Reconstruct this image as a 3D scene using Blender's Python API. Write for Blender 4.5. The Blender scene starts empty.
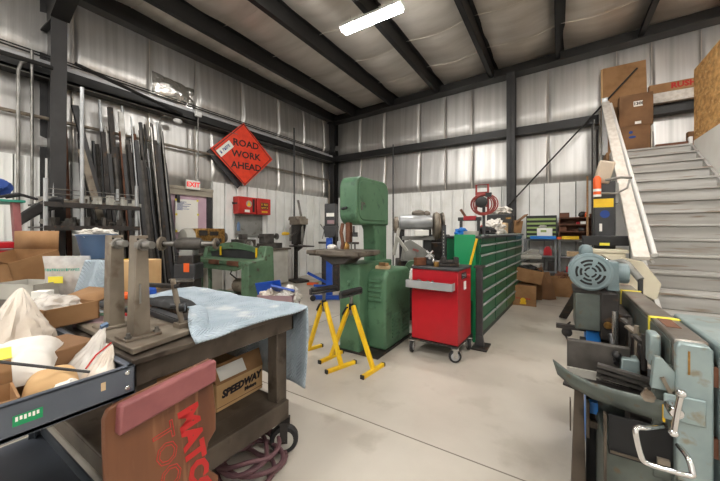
import bpy, bmesh, math, random
from mathutils import Vector, Matrix, noise
R = math.radians
PI = math.pi
rnd = random.Random(7)
SC = bpy.context.scene
COL = SC.collection

# ------------------------------------------------------------------ helpers
def lin(c):
    return tuple(((v/255)/12.92 if v/255 <= 0.04045 else ((v/255+0.055)/1.055)**2.4) for v in c) + (1.0,)

def mat(name, c1, rough=0.6, metal=0.0, c2=None, scale=6.0, lo=0.4, hi=0.65, bump=0.0, bscale=40.0,
        stretch=None, emit=None, estr=0.0, rvar=0.0, detail=4.0, coat=0.0, trans=0.0, alpha=1.0, c3=None, s3=30.0):
    m = bpy.data.materials.new(name)
    m.use_nodes = True
    nt = m.node_tree
    b = nt.nodes['Principled BSDF']
    b.inputs['Base Color'].default_value = lin(c1)
    b.inputs['Roughness'].default_value = rough
    b.inputs['Metallic'].default_value = metal
    b.inputs['Coat Weight'].default_value = coat
    b.inputs['Transmission Weight'].default_value = trans
    b.inputs['Alpha'].default_value = alpha
    tc = nt.nodes.new('ShaderNodeTexCoord')
    src = tc.outputs['Object']
    if stretch:
        mp = nt.nodes.new('ShaderNodeMapping')
        mp.inputs['Scale'].default_value = stretch
        nt.links.new(src, mp.inputs['Vector'])
        src = mp.outputs['Vector']
    if c2 is not None:
        n = nt.nodes.new('ShaderNodeTexNoise')
        n.inputs['Scale'].default_value = scale
        n.inputs['Detail'].default_value = detail
        nt.links.new(src, n.inputs['Vector'])
        r = nt.nodes.new('ShaderNodeValToRGB')
        r.color_ramp.elements[0].position = lo
        r.color_ramp.elements[1].position = hi
        r.color_ramp.elements[0].color = lin(c1)
        r.color_ramp.elements[1].color = lin(c2)
        nt.links.new(n.outputs['Fac'], r.inputs['Fac'])
        out = r.outputs['Color']
        if c3 is not None:
            n3 = nt.nodes.new('ShaderNodeTexNoise')
            n3.inputs['Scale'].default_value = s3
            n3.inputs['Detail'].default_value = 6
            nt.links.new(src, n3.inputs['Vector'])
            r3 = nt.nodes.new('ShaderNodeValToRGB')
            r3.color_ramp.elements[0].position = 0.58
            r3.color_ramp.elements[1].position = 0.68
            r3.color_ramp.elements[0].color = (0, 0, 0, 1)
            r3.color_ramp.elements[1].color = (1, 1, 1, 1)
            nt.links.new(n3.outputs['Fac'], r3.inputs['Fac'])
            mx = nt.nodes.new('ShaderNodeMix')
            mx.data_type = 'RGBA'
            nt.links.new(r3.outputs['Color'], mx.inputs['Factor'])
            nt.links.new(out, mx.inputs['A'])
            mx.inputs['B'].default_value = lin(c3)
            out = mx.outputs['Result']
        nt.links.new(out, b.inputs['Base Color'])
        if rvar:
            mr = nt.nodes.new('ShaderNodeMapRange')
            mr.inputs['To Min'].default_value = max(0.02, rough-rvar)
            mr.inputs['To Max'].default_value = min(1, rough+rvar)
            nt.links.new(n.outputs['Fac'], mr.inputs['Value'])
            nt.links.new(mr.outputs['Result'], b.inputs['Roughness'])
    if bump:
        nb = nt.nodes.new('ShaderNodeTexNoise')
        nb.inputs['Scale'].default_value = bscale
        nb.inputs['Detail'].default_value = 5
        nt.links.new(src, nb.inputs['Vector'])
        bp = nt.nodes.new('ShaderNodeBump')
        bp.inputs['Strength'].default_value = bump
        bp.inputs['Distance'].default_value = 0.02
        nt.links.new(nb.outputs['Fac'], bp.inputs['Height'])
        nt.links.new(bp.outputs['Normal'], b.inputs['Normal'])
    if emit is not None:
        b.inputs['Emission Color'].default_value = lin(emit)
        b.inputs['Emission Strength'].default_value = estr
    return m

M = {}
def D(k, *a, **kw):
    M[k] = mat(k, *a, **kw)
    return M[k]

class MB:
    """collects shapes into one bmesh"""
    def __init__(s):
        s.bm = bmesh.new()
        s.X = None
    def xf(s, m):
        s.X = m
        return s
    def _v(s, p):
        p = Vector(p)
        if s.X is not None:
            p = s.X @ p
        return s.bm.verts.new(p)
    def faces(s, vs, fs):
        bv = [s._v(v) for v in vs]
        for f in fs:
            try:
                s.bm.faces.new([bv[i] for i in f])
            except ValueError:
                pass
        return s
    def box(s, x0, x1, y0, y1, z0, z1):
        v = [(x, y, z) for z in (z0, z1) for y in (y0, y1) for x in (x0, x1)]
        return s.faces(v, [(0,2,3,1),(4,5,7,6),(0,1,5,4),(2,6,7,3),(0,4,6,2),(1,3,7,5)])
    def cbox(s, c, d):
        return s.box(c[0]-d[0]/2, c[0]+d[0]/2, c[1]-d[1]/2, c[1]+d[1]/2, c[2]-d[2]/2, c[2]+d[2]/2)
    def obox(s, c, d, rot=(0, 0, 0)):
        from mathutils import Euler
        m = Matrix.Translation(c) @ Euler(rot).to_matrix().to_4x4()
        o = s.X
        s.X = m if o is None else o @ m
        s.cbox((0, 0, 0), d)
        s.X = o
        return s
    def bar(s, p, q, w, d=None, up=(0, 0, 1), w2=None, d2=None):
        """rectangular bar from p to q"""
        d = d or w
        w2 = w2 or w; d2 = d2 or d
        p, q = Vector(p), Vector(q)
        ax = (q-p).normalized()
        u = Vector(up)
        if abs(ax.dot(u)) > 0.98:
            u = Vector((0, 1, 0))
        a = ax.cross(u).normalized()
        b = a.cross(ax).normalized()
        v = []
        for c, ww, dd in ((p, w, d), (q, w2, d2)):
            for i, j in ((-1,-1),(1,-1),(1,1),(-1,1)):
                v.append(c + a*i*ww/2 + b*j*dd/2)
        return s.faces(v, [(3,2,1,0),(4,5,6,7),(0,1,5,4),(1,2,6,5),(2,3,7,6),(3,0,4,7)])
    def cyl(s, p, q, r, r2=None, n=18):
        return s.tube([p, q], [r, r if r2 is None else r2], n)
    def tube(s, pts, r, n=10, closed=False):
        pts = [Vector(p) for p in pts]
        k = len(pts)
        rs = r if isinstance(r, (list, tuple)) else [r]*k
        rings = []
        prev = None
        for i, p in enumerate(pts):
            if closed:
                t = (pts[(i+1) % k]-pts[i-1]).normalized()
            else:
                t = (pts[min(i+1, k-1)]-pts[max(i-1, 0)]).normalized()
            if prev is None:
                u = Vector((0, 0, 1)) if abs(t.z) < 0.9 else Vector((1, 0, 0))
                a = t.cross(u).normalized()
            else:
                a = (prev - t*prev.dot(t)).normalized()
            prev = a
            b = t.cross(a)
            rings.append([s._v(p + (a*math.cos(2*PI*j/n)+b*math.sin(2*PI*j/n))*rs[i]) for j in range(n)])
        m = k if closed else k-1
        for i in range(m):
            A, B = rings[i], rings[(i+1) % k]
            for j in range(n):
                s.bm.faces.new([A[j], A[(j+1) % n], B[(j+1) % n], B[j]])
        if not closed:
            s.bm.faces.new(rings[0][::-1])
            s.bm.faces.new(rings[-1])
        return s
    def lathe(s, prof, c=(0, 0, 0), axis='z', n=24):
        """prof: list of (r, h)"""
        rings = []
        for r, h in prof:
            ring = []
            for j in range(n):
                a = 2*PI*j/n
                x, y = r*math.cos(a), r*math.sin(a)
                p = {'z': (x, y, h), 'y': (x, h, -y), 'x': (h, x, y)}[axis]
                ring.append(s._v(Vector(c)+Vector(p)))
            rings.append(ring)
        for A, B in zip(rings, rings[1:]):
            for j in range(n):
                s.bm.faces.new([A[j], A[(j+1) % n], B[(j+1) % n], B[j]])
        s.bm.faces.new(rings[0][::-1])
        s.bm.faces.new(rings[-1])
        return s
    def prism(s, poly, axis, a0, a1):
        """poly in the two other axes (x: (y,z), y: (x,z), z: (x,y))"""
        def P(u, v, a):
            return {'x': (a, u, v), 'y': (u, a, v), 'z': (u, v, a)}[axis]
        n = len(poly)
        v = [P(u, w, a0) for u, w in poly] + [P(u, w, a1) for u, w in poly]
        f = [tuple(range(n))[::-1], tuple(range(n, 2*n))]
        f += [(i, (i+1) % n, n+(i+1) % n, n+i) for i in range(n)]
        return s.faces(v, f)
    def ball(s, c, r, sc=(1, 1, 1), sub=2):
        t = bmesh.new()
        bmesh.ops.create_icosphere(t, subdivisions=sub, radius=r)
        t.verts.ensure_lookup_table()
        vs = [(c[0]+v.co.x*sc[0], c[1]+v.co.y*sc[1], c[2]+v.co.z*sc[2]) for v in t.verts]
        fs = [[v.index for v in f.verts] for f in t.faces]
        t.free()
        return s.faces(vs, fs)
    def grid(s, f, nu, nv):
        v = [f(i/nu, j/nv) for j in range(nv+1) for i in range(nu+1)]
        w = nu+1
        return s.faces(v, [(j*w+i, j*w+i+1, (j+1)*w+i+1, (j+1)*w+i) for j in range(nv) for i in range(nu)])
    def lump(s, c, d, amp=0.25, freq=3.0, seed=0, sub=4, flat=True):
        """crumpled bag-like blob resting on its base at c"""
        t = bmesh.new()
        bmesh.ops.create_icosphere(t, subdivisions=sub, radius=1)
        t.verts.ensure_lookup_table()
        vs = []
        for v in t.verts:
            p = v.co.copy()
            o = Vector((seed*3.1, seed*1.7, seed*2.3))
            k = 1 + amp*noise.noise(p*freq+o) + amp*1.5*(.25-abs(noise.noise(p*freq*1.3+o*2))) + amp*.14*noise.noise(p*freq*5+o)
            p = p*k
            z = p.z
            if flat:
                z = max(z, -0.8)+0.8
                z *= 1/1.8
            else:
                z = z/2+.5
            vs.append((c[0]+p.x*d[0]/2, c[1]+p.y*d[1]/2, c[2]+z*d[2]))
        fs = [[v.index for v in f.verts] for f in t.faces]
        t.free()
        return s.faces(vs, fs)
    def pillow(s, cs, h, seed=0, n=26, ridge=.3, z0=None):
        """flat plastic bag with sharp corners: cs = four base corners (x, y, z)"""
        cs = [Vector(c) for c in cs]
        def P(u, v, top):
            b = cs[0].lerp(cs[1], u).lerp(cs[3].lerp(cs[2], u), v)
            e = (1-(2*u-1)**4)*(1-(2*v-1)**4)
            q = b*9+Vector((seed, seed*2, 0))
            r = (.5-abs(noise.noise(q)))*ridge + (.3-abs(noise.noise(q*2.3)))*ridge*.5
            return b+Vector((0, 0, (h*(e**.5)*(1+r) if top else 0)+.001))
        s.grid(lambda u, v: P(u, v, True), n, n)
        s.grid(lambda u, v: P(1-u, v, False), n, n)
        return s
    def tipbag(s, c, r, tip, seed=0, n=40, m=22, sq=.6):
        """bag gathered to a point"""
        c, tip = Vector(c), Vector(tip)
        rings = []
        for j in range(m+1):
            t = j/m
            ctr = c.lerp(tip, t)
            rr = r*((1-t)**.75)*(1+.25*math.sin(PI*min(1, t*1.6)))+.004
            ring = []
            for i in range(n):
                a = 2*PI*i/n
                q = Vector((math.cos(a)*2.2+seed, math.sin(a)*2.2, t*2.0))
                k = 1+.55*(.35-abs(noise.noise(q)))+.25*(.3-abs(noise.noise(q*2.7)))
                ring.append(s._v(ctr+Vector((math.cos(a)*rr*k, math.sin(a)*rr*k*sq, 0))))
            rings.append(ring)
        for A, B in zip(rings, rings[1:]):
            for j in range(n):
                s.bm.faces.new([A[j], A[(j+1) % n], B[(j+1) % n], B[j]])
        s.bm.faces.new(rings[0][::-1]); s.bm.faces.new(rings[-1])
        return s
    def text(s, body, size, origin, xd, yd, depth=0.0015, align='CENTER', bold=0.0, sx=1.0):
        cu = bpy.data.curves.new('lettering', 'FONT')
        cu.body = body; cu.size = size; cu.align_x = align; cu.align_y = 'CENTER'
        cu.extrude = depth; cu.offset = bold; cu.resolution_u = 2
        o = bpy.data.objects.new('lettering', cu)
        me = bpy.data.meshes.new_from_object(o)
        xd, yd = Vector(xd).normalized(), Vector(yd).normalized()
        nd = xd.cross(yd)
        og = Vector(origin)
        s.faces([og + xd*v.co.x*sx + yd*v.co.y + nd*v.co.z for v in me.vertices], [tuple(p.vertices) for p in me.polygons])
        bpy.data.objects.remove(o); bpy.data.curves.remove(cu); bpy.data.meshes.remove(me)
        return s
    def marks(s, origin, xd, yd, width, height, n, seed=1):
        """row of small letter-like strokes for print too small to read"""
        xd, yd = Vector(xd).normalized(), Vector(yd).normalized()
        nd = xd.cross(yd); og = Vector(origin); r = random.Random(seed)
        step = width/n
        for i in range(n):
            if r.random() < .12: continue
            x = -width/2+step*i
            for (x0, x1, y0, y1) in ((x, x+step*.28, -.5, .5), (x, x+step*.75, r.choice((-.5, -.1, .3)), r.choice((-.5, -.1, .3))+.2), (x+step*.5, x+step*.75, r.choice((-.5, -.1)), .5)):
                y1 = max(y1, y0+.2)
                q = [og+xd*a+yd*b*height+nd*.0006 for a, b in ((x0, y0), (x1, y0), (x1, y1), (x0, y1))]
                s.faces(q, [(0, 1, 2, 3)])
        return s
    def build(s, name, material, parent=None, bevel=0.0, seg=2, smooth=True, ang=38, recalc=True, sub=0, solid=0.0):
        if recalc:
            bmesh.ops.recalc_face_normals(s.bm, faces=s.bm.faces[:])
        me = bpy.data.meshes.new(name)
        s.bm.to_mesh(me); s.bm.free()
        me.materials.append(M[material] if isinstance(material, str) else material)
        if smooth:
            for p in me.polygons:
                p.use_smooth = True
            me.set_sharp_from_angle(angle=R(ang))
        o = bpy.data.objects.new(name, me)
        COL.objects.link(o)
        if parent is not None:
            o.parent = parent
        else:  # origin at the middle of the base
            xs = [v.co for v in me.vertices]
            c = Vector(((min(v.x for v in xs)+max(v.x for v in xs))/2, (min(v.y for v in xs)+max(v.y for v in xs))/2, min(v.z for v in xs)))
            for v in me.vertices:
                v.co -= c
            o.location = c
        if solid:
            md = o.modifiers.new('thickness', 'SOLIDIFY'); md.thickness = solid; md.offset = 0
        if bevel:
            md = o.modifiers.new('bevel', 'BEVEL')
            md.width = bevel; md.segments = seg; md.limit_method = 'ANGLE'; md.angle_limit = R(40)
            md.harden_normals = False
        if sub:
            md = o.modifiers.new('smooth', 'SUBSURF'); md.levels = sub; md.render_levels = sub
        return o

def tag(o, label, cat, group=None, kind=None):
    o['label'] = label; o['category'] = cat
    if group: o['group'] = group
    if kind: o['kind'] = kind
    return o
def thing(name, label, cat, loc=(0, 0, 0), rz=0.0, group=None):
    o = bpy.data.objects.new(name, None)
    o.empty_display_size = 0.1
    COL.objects.link(o)
    o.location = loc; o.rotation_euler = (0, 0, rz)
    return tag(o, label, cat, group)
def one(name, mb, material, label, cat, group=None, **kw):
    return tag(mb.build(name, material, **kw), label, cat, group)
def struct(name, mb, material, **kw):
    o = mb.build(name, material, **kw)
    o['kind'] = 'structure'
    return o
def dup(root, loc=None, rz=None, label=None, group=None):
    def cp(o, par):
        c = o.copy(); COL.objects.link(c)
        if par is not None: c.parent = par
        for ch in list(o.children): cp(ch, c)
        return c
    r = cp(root, None)
    if loc is not None: r.location = loc
    if rz is not None: r.rotation_euler = (0, 0, rz)
    if label: r['label'] = label
    if group: r['group'] = group
    return r
def smooth_path(pts, n=6):
    pts = [Vector(p) for p in pts]
    P_ = [pts[0]]+pts+[pts[-1]]
    out = []
    for i in range(1, len(P_)-2):
        a, b, c, d = P_[i-1:i+3]
        for k in range(n):
            t = k/n
            out.append(.5*((2*b)+(c-a)*t+(2*a-5*b+4*c-d)*t*t+(3*b-a-3*c+d)*t**3))
    return out+[pts[-1]]
def rrect(x0, x1, y0, y1, r, n=5, corners=(1, 1, 1, 1)):
    """rounded rectangle outline; corners: bl, br, tr, tl"""
    pts = []
    for (cx, cy, a0, on, px, py) in ((x0+r, y0+r, PI, corners[0], x0, y0), (x1-r, y0+r, 1.5*PI, corners[1], x1, y0),
                                     (x1-r, y1-r, 0, corners[2], x1, y1), (x0+r, y1-r, .5*PI, corners[3], x0, y1)):
        if on:
            pts += [(cx+r*math.cos(a0+.5*PI*i/n), cy+r*math.sin(a0+.5*PI*i/n)) for i in range(n+1)]
        else:
            pts.append((px, py))
    return pts

# ------------------------------------------------------------------ materials
D('concrete', (192,185,174), .42, c2=(174,166,155), scale=1.3, lo=.35, hi=.7, bump=.03, bscale=60, rvar=.12, detail=8, c3=(172,164,152), s3=3.2)
D('joint', (120,112,102), .8)
D('white_panel', (242,242,240), .45, c2=(232,232,229), scale=3)
D('drywall', (242,240,234), .8, c2=(234,231,224), scale=2)
D('black_steel', (21,20,20), .5, c2=(15,14,14), scale=4)
D('column_steel', (46,45,46), .5, c2=(38,37,38), scale=5)
D('girt_light', (176,176,178), .4, metal=.3)
D('osb', (234,184,116), .75, c2=(184,130,72), scale=9, lo=.38, hi=.68, bump=.1, bscale=40, detail=10, c3=(242,208,148), s3=17, stretch=(1, 1, 1.6))
D('stair_paint', (180,178,174), .5, c2=(160,157,152), scale=3, c3=(138,122,106), s3=5, stretch=(.35, 4, 4))
D('white_wood', (214,208,200), .6, c2=(196,188,178), scale=4, stretch=(4, .6, 4))
D('white_gloss', (228,228,226), .35)
D('cardboard', (156,118,80), .85, c2=(138,102,66), scale=5)
D('cardboard_dark', (126,92,62), .85, c2=(108,78,52), scale=4)
D('cardboard_light', (200,164,118), .85, c2=(186,148,102), scale=5)
D('print_ink', (40,32,36), .8)
D('print_red', (176,42,36), .8)
D('print_blue', (40,70,140), .8)
D('paper', (236,234,228), .8)
D('saw_green', (84,120,92), .42, c2=(74,108,82), scale=4, rvar=.08, c3=(62,92,70), s3=9)
D('shear_green', (90,118,92), .5, c2=(72,98,74), scale=5, c3=(70,66,52), s3=9)
D('cabinet_green', (14,98,62), .35, c2=(10,84,54), scale=4)
D('bright_green', (18,142,88), .4)
D('cabinet_red', (176,20,34), .3, c2=(160,16,28), scale=3)
D('box_red', (196,44,36), .4, c2=(170,36,30), scale=6)
D('sign_orange', (226,66,36), .45, c2=(208,54,30), scale=8)
D('sign_black', (26,24,24), .5)
D('yellow', (238,196,30), .4, c2=(222,176,24), scale=8)
D('yellow_tape', (238,222,70), .5)
D('black_rubber', (30,30,32), .6, c2=(40,40,42), scale=8)
D('black_plastic', (26,26,28), .4)
D('charcoal', (58,58,60), .5, c2=(46,46,48), scale=6)
D('steel', (150,148,144), .38, metal=.85, c2=(120,117,112), scale=6, rvar=.1)
D('bright_steel', (200,200,198), .22, metal=.95)
D('chrome', (220,220,222), .12, metal=1)
D('dirty_steel', (120,112,102), .6, metal=.35, c2=(84,76,68), scale=7, c3=(70,56,44), s3=12)
D('cast_iron', (92,88,84), .55, metal=.4, c2=(68,64,60), scale=8)
D('dark_iron', (60,56,54), .55, metal=.4, c2=(44,41,39), scale=8, c3=(84,64,48), s3=14)
D('rust', (112,74,54), .75, metal=.2, c2=(86,54,40), scale=8)
D('grey_paint', (142,142,138), .45, c2=(124,124,120), scale=4, c3=(106,100,92), s3=9)
D('light_grey', (178,176,168), .5, c2=(164,160,152), scale=4)
D('silver_paint', (178,180,182), .35, metal=.3, c2=(158,160,162), scale=4)
D('tray_grey', (84,90,100), .4, c2=(74,80,90), scale=4)
D('shelf_grey', (122,124,126), .45, c2=(108,110,112), scale=4)
D('saw_blue', (148,162,162), .36, metal=.2, c2=(128,144,145), scale=6, rvar=.1, c3=(132,128,112), s3=16)
D('saw_grey', (96,103,98), .42, metal=.3, c2=(76,82,78), scale=6, c3=(92,80,64), s3=18)
D('saw_top', (142,138,132), .32, metal=.7, c2=(122,112,102), scale=5, rvar=.1, c3=(126,96,74), s3=6)
D('motor_blue', (124,139,143), .35, c2=(108,126,130), scale=5)
D('cream', (222,214,192), .5, c2=(208,198,174), scale=4)
D('beige_paint', (196,180,160), .5, c2=(182,166,146), scale=5)
D('beige_steel', (136,126,112), .5, metal=.25, c2=(112,102,90), scale=6, c3=(100,86,72), s3=10)
D('bench_steel', (92,82,72), .5, metal=.35, c2=(68,59,51), scale=5, c3=(60,50,42), s3=9)
D('blanket', (176,196,210), .9, c2=(160,180,196), scale=10, c3=(196,202,204), s3=6)
D('tub_blue', (86,112,146), .45, c2=(78,102,134), scale=4)
D('blue', (24,76,172), .4, c2=(18,62,148), scale=5)
D('sky_blue', (34,120,204), .4)
D('bench_wood', (112,70,44), .5, c2=(92,54,35), scale=4, stretch=(1, 3, .3), c3=(128,86,58), s3=10)
D('pad_red', (142,84,84), .55, c2=(126,70,72), scale=8)
D('letter_red', (178,32,32), .5)
D('hose', (108,76,80), .65, c2=(92,62,68), scale=10)
D('cord_red', (140,56,50), .5)
D('frame_red', (150,44,40), .45, c2=(120,40,34), scale=8)
D('brown_wood', (112,68,44), .6, c2=(88,52,34), scale=5, stretch=(1, 1, 5))
D('wood', (170,132,92), .7, c2=(146,108,72), scale=6, stretch=(.6, 4, 4))
D('pale_wood', (206,180,144), .7, c2=(190,160,122), scale=6)
D('drawer_green', (142,164,98), .5)
D('pink_door', (204,176,190), .5, c2=(192,162,178), scale=3)
D('door_trim', (160,152,138), .55)
D('bag_white', (228,225,220), .3, c2=(206,200,192), scale=5, bump=.25, bscale=18)
D('bag_tan', (214,204,192), .25, c2=(188,174,158), scale=5, bump=.25, bscale=18)
D('orange', (232,96,34), .5)
D('teal', (40,140,120), .5)
D('exit_white', (236,232,226), .4)
D('exit_red', (224,60,60), .5, emit=(230,50,50), estr=.5)
D('lamp', (255,255,255), .4, emit=(255,252,246), estr=125)
D('brass', (176,136,74), .4, metal=.7, c2=(120,90,52), scale=30)
D('void_shade', (18,18,20), .7)  # near black that paints the shade inside holes, slots and gaps
D('mauve', (150,124,128), .7)

def foil_mat(name, c1, c2, rough, metal, bump, stretch):
    m = mat(name, c1, rough, metal, c2=c2, scale=1.2, lo=.3, hi=.7, bump=bump, bscale=2.2, stretch=stretch, rvar=.08, detail=6)
    return m
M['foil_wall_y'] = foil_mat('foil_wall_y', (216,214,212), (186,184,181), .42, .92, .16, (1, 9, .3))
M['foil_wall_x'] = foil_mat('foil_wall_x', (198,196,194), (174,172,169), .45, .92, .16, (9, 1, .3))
M['foil_roof'] = foil_mat('foil_roof', (222,216,208), (198,190,180), .42, .5, .35, (.7, 3, 1))
M['foil_seam'] = foil_mat('foil_seam', (222,216,208), (196,190,182), .3, .6, .3, (1, 1, 1))
M['foil_bright'] = foil_mat('foil_bright', (232,232,230), (214,212,208), .22, .95, .9, (3, 6, 6))
# clear plastic
def clear_mat(name, tint, a, rough=.2):
    m = bpy.data.materials.new(name); m.use_nodes = True
    nt = m.node_tree; b = nt.nodes['Principled BSDF']
    b.inputs['Base Color'].default_value = lin(tint)
    b.inputs['Roughness'].default_value = rough
    n = nt.nodes.new('ShaderNodeTexNoise'); n.inputs['Scale'].default_value = 14; n.inputs['Detail'].default_value = 5
    tc = nt.nodes.new('ShaderNodeTexCoord'); nt.links.new(tc.outputs['Object'], n.inputs['Vector'])
    mr = nt.nodes.new('ShaderNodeMapRange'); mr.inputs['To Min'].default_value = a-.2; mr.inputs['To Max'].default_value = a+.2
    nt.links.new(n.outputs['Fac'], mr.inputs['Value']); nt.links.new(mr.outputs['Result'], b.inputs['Alpha'])
    bp = nt.nodes.new('ShaderNodeBump'); bp.inputs['Strength'].default_value = .5; bp.inputs['Distance'].default_value = .02
    nt.links.new(n.outputs['Fac'], bp.inputs['Height']); nt.links.new(bp.outputs['Normal'], b.inputs['Normal'])
    M[name] = m
clear_mat('clear_plastic', (236,235,232), .42)
clear_mat('bubble_wrap', (226,220,212), .6, .25)
# quilted blanket weave: chevron ridges
def quilt(name, c1, c2):
    m = mat(name, c1, .9, c2=c2, scale=7, c3=(198,204,206), s3=5)
    nt = m.node_tree; b = nt.nodes['Principled BSDF']
    tc = nt.nodes.new('ShaderNodeTexCoord')
    sp = nt.nodes.new('ShaderNodeSeparateXYZ'); nt.links.new(tc.outputs['UV'], sp.inputs[0])
    pp = nt.nodes.new('ShaderNodeMath'); pp.operation = 'PINGPONG'; pp.inputs[1].default_value = .05
    nt.links.new(sp.outputs['X'], pp.inputs[0])
    ad = nt.nodes.new('ShaderNodeMath'); ad.operation = 'ADD'
    nt.links.new(pp.outputs[0], ad.inputs[0]); nt.links.new(sp.outputs['Y'], ad.inputs[1])
    p2 = nt.nodes.new('ShaderNodeMath'); p2.operation = 'PINGPONG'; p2.inputs[1].default_value = .012
    nt.links.new(ad.outputs[0], p2.inputs[0])
    bp = nt.nodes.new('ShaderNodeBump'); bp.inputs['Strength'].default_value = .7; bp.inputs['Distance'].default_value = .6
    nt.links.new(p2.outputs[0], bp.inputs['Height']); nt.links.new(bp.outputs['Normal'], b.inputs['Normal'])
    M[name] = m
quilt('quilt_blanket', (172,185,196), (154,169,181))

# ------------------------------------------------------------------ camera and view
H = 1.35
cam = bpy.data.cameras.new('camera')
cam.sensor_width = 36; cam.lens = 36*313/720
cam.shift_y = -10/720
cam.clip_start = .05
co = bpy.data.objects.new('camera', cam); COL.objects.link(co)
co.location = (0, 0, H); co.rotation_euler = (R(90), 0, R(32.3))
SC.camera = co
SC.view_settings.view_transform = 'Standard'
SC.view_settings.look = 'None'
SC.view_settings.gamma = 1
SC.view_settings.exposure = 0.15
SC.view_settings.use_curve_mapping = False
w = bpy.data.worlds.new('world'); SC.world = w; w.use_nodes = True
w.node_tree.nodes['Background'].inputs['Color'].default_value = (.8, .85, .9, 1)
w.node_tree.nodes['Background'].inputs['Strength'].default_value = .3

# ------------------------------------------------------------------ the building
XL, YB, XR, YF = -6.43, 8.47, 6.0, -5.0
def roofz(x):                       # underside of the purlins
    return 4.92 + .034*(x-XL)
struct('floor', MB().box(XL-.2, XR+.2, YF-.2, YB+.2, -.2, 0), 'concrete')
j = MB()
for y in (1.9, 6.6): j.box(XL, XR, y-.004, y+.004, 0, .0012)
for x in (-2.95, .75): j.box(x-.004, x+.004, YF, YB, 0, .0012)
struct('trim_1', j, 'joint')
# insulation blankets of the left wall, bay by bay with a pinched seam at each lap
def foil(u0, u1, z0, z1, seams, depth, plane, f_top=None, amp=.05):
    mb = MB()
    us = sorted([u0, u1]+[s for s in seams if u0 < s < u1])
    for a, b in zip(us, us[1:]):
        def f(i, k, a=a, b=b):
            u = a+(b-a)*i
            zt = z1 if f_top is None else f_top(u)
            z = z0+(zt-z0)*k
            e = min(1, (1-abs(2*i-1))*9)**.5
            bul = amp*(1-k)**1.4*min(1, k*7)*1.6+amp*.35*math.sin(PI*k)
            wv = noise.noise(Vector((u*1.7, z*.6, 3.3)))*.012+noise.noise(Vector((u*7, z*.5, 8.1)))*.0022
            d = (bul+wv)*(.35+.65*e)-.012*(1-e)
            return (plane+d, u, z) if depth == 'x' else (u, plane-d, z)
        mb.grid(f, 28, 18)
    return mb
SEAM_L = [-3.6, -2.4, -1.2, 0, .75, 1.75, 2.84, 3.72, 4.85, 6.0, 7.0, 7.95]
SEAM_B = [-5.32, -4.45, -3.33, -2.6, -1.9, -.95, -.19, 1.05, 1.6, 2.3, 3.4, 4.6]
struct('wall_left', MB().box(XL-.2, XL-.06, YF, YB+.2, 0, 6.2), 'grey_paint')
struct('trim_2', foil(YF, YB-.02, 3.86, 5.2, SEAM_L, 'x', XL-.03), 'foil_wall_y', recalc=False)
struct('trim_3', foil(4.06, YB-.02, 2.425, 3.56, SEAM_L, 'x', XL-.05), 'foil_wall_y', recalc=False)
struct('trim_14', foil(2.86, 4.06, 2.245, 3.56, SEAM_L, 'x', XL-.05), 'foil_wall_y', recalc=False)
struct('trim_15', foil(YF, 2.86, 2.425, 3.56, SEAM_L, 'x', XL-.05), 'foil_wall_y', recalc=False)
struct('wall_back', MB().box(XL-.2, XR+.2, YB+.06, YB+.2, 0, 6.2), 'grey_paint')
struct('trim_4', foil(XL, XR, 3.8, 5.2, SEAM_B, 'y', YB+.03, lambda x: roofz(x)+.34), 'foil_wall_x', recalc=False)
struct('trim_5', foil(XL, XR, 2.445, 3.62, SEAM_B, 'y', YB+.05), 'foil_wall_x', recalc=False)
struct('wall_right', MB().box(XR, XR+.14, YF, YB+.2, 0, 6.2), 'white_panel')
struct('wall_front', MB().box(XL-.2, XR+.2, YF-.14, YF, 0, 6.2), 'white_panel')
# ribbed liner panels
for nm, seams, zz in (('x', SEAM_L, ((3.86, 4.95), (2.42, 3.55))), ('y', SEAM_B, ((3.8, 5.15), (2.44, 3.62)))):
    mb = MB()
    for u in seams:
        for a, b in zz:
            if nm == 'x': mb.box(XL-.06, XL-.015, u-.005, u+.005, a, b)
            else: mb.box(u-.005, u+.005, YB+.0, YB+.05, a, b)
    struct('wall_seam', mb, 'foil_seam', smooth=False)
def ribbed(mb, a0, a1, z1, where, plane):
    s = 1 if where == 'x' else -1
    def bx(u0, u1, d0, d1, z0, zz):
        if where == 'x': mb.box(plane+d0, plane+d1, u0, u1, z0, zz)
        else: mb.box(u0, u1, plane-d1, plane-d0, z0, zz)
    u = a0
    while u < a1-.02:
        bx(u+.02, min(u+.305, a1), -.06, 0, 0, z1)  # groove left beside each rib, put in for the rib's shadow line
        bx(u+.02, min(u+.06, a1), 0, .03, 0, z1)
        for q in (.125, .21):
            if u+q+.02 < a1: bx(u+q, u+q+.018, 0, .007, 0, z1)
        u += .305
    return mb
struct('trim_6', ribbed(MB(), 4.06, YB-.04, 2.42, 'x', XL+.01), 'white_panel', smooth=False)
struct('trim_7', ribbed(MB(), YF, 2.86, 2.42, 'x', XL+.01), 'white_panel', smooth=False)
struct('trim_8', ribbed(MB(), XL+.05, XR, 2.44, 'y', YB-.01), 'white_panel', smooth=False)
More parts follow.
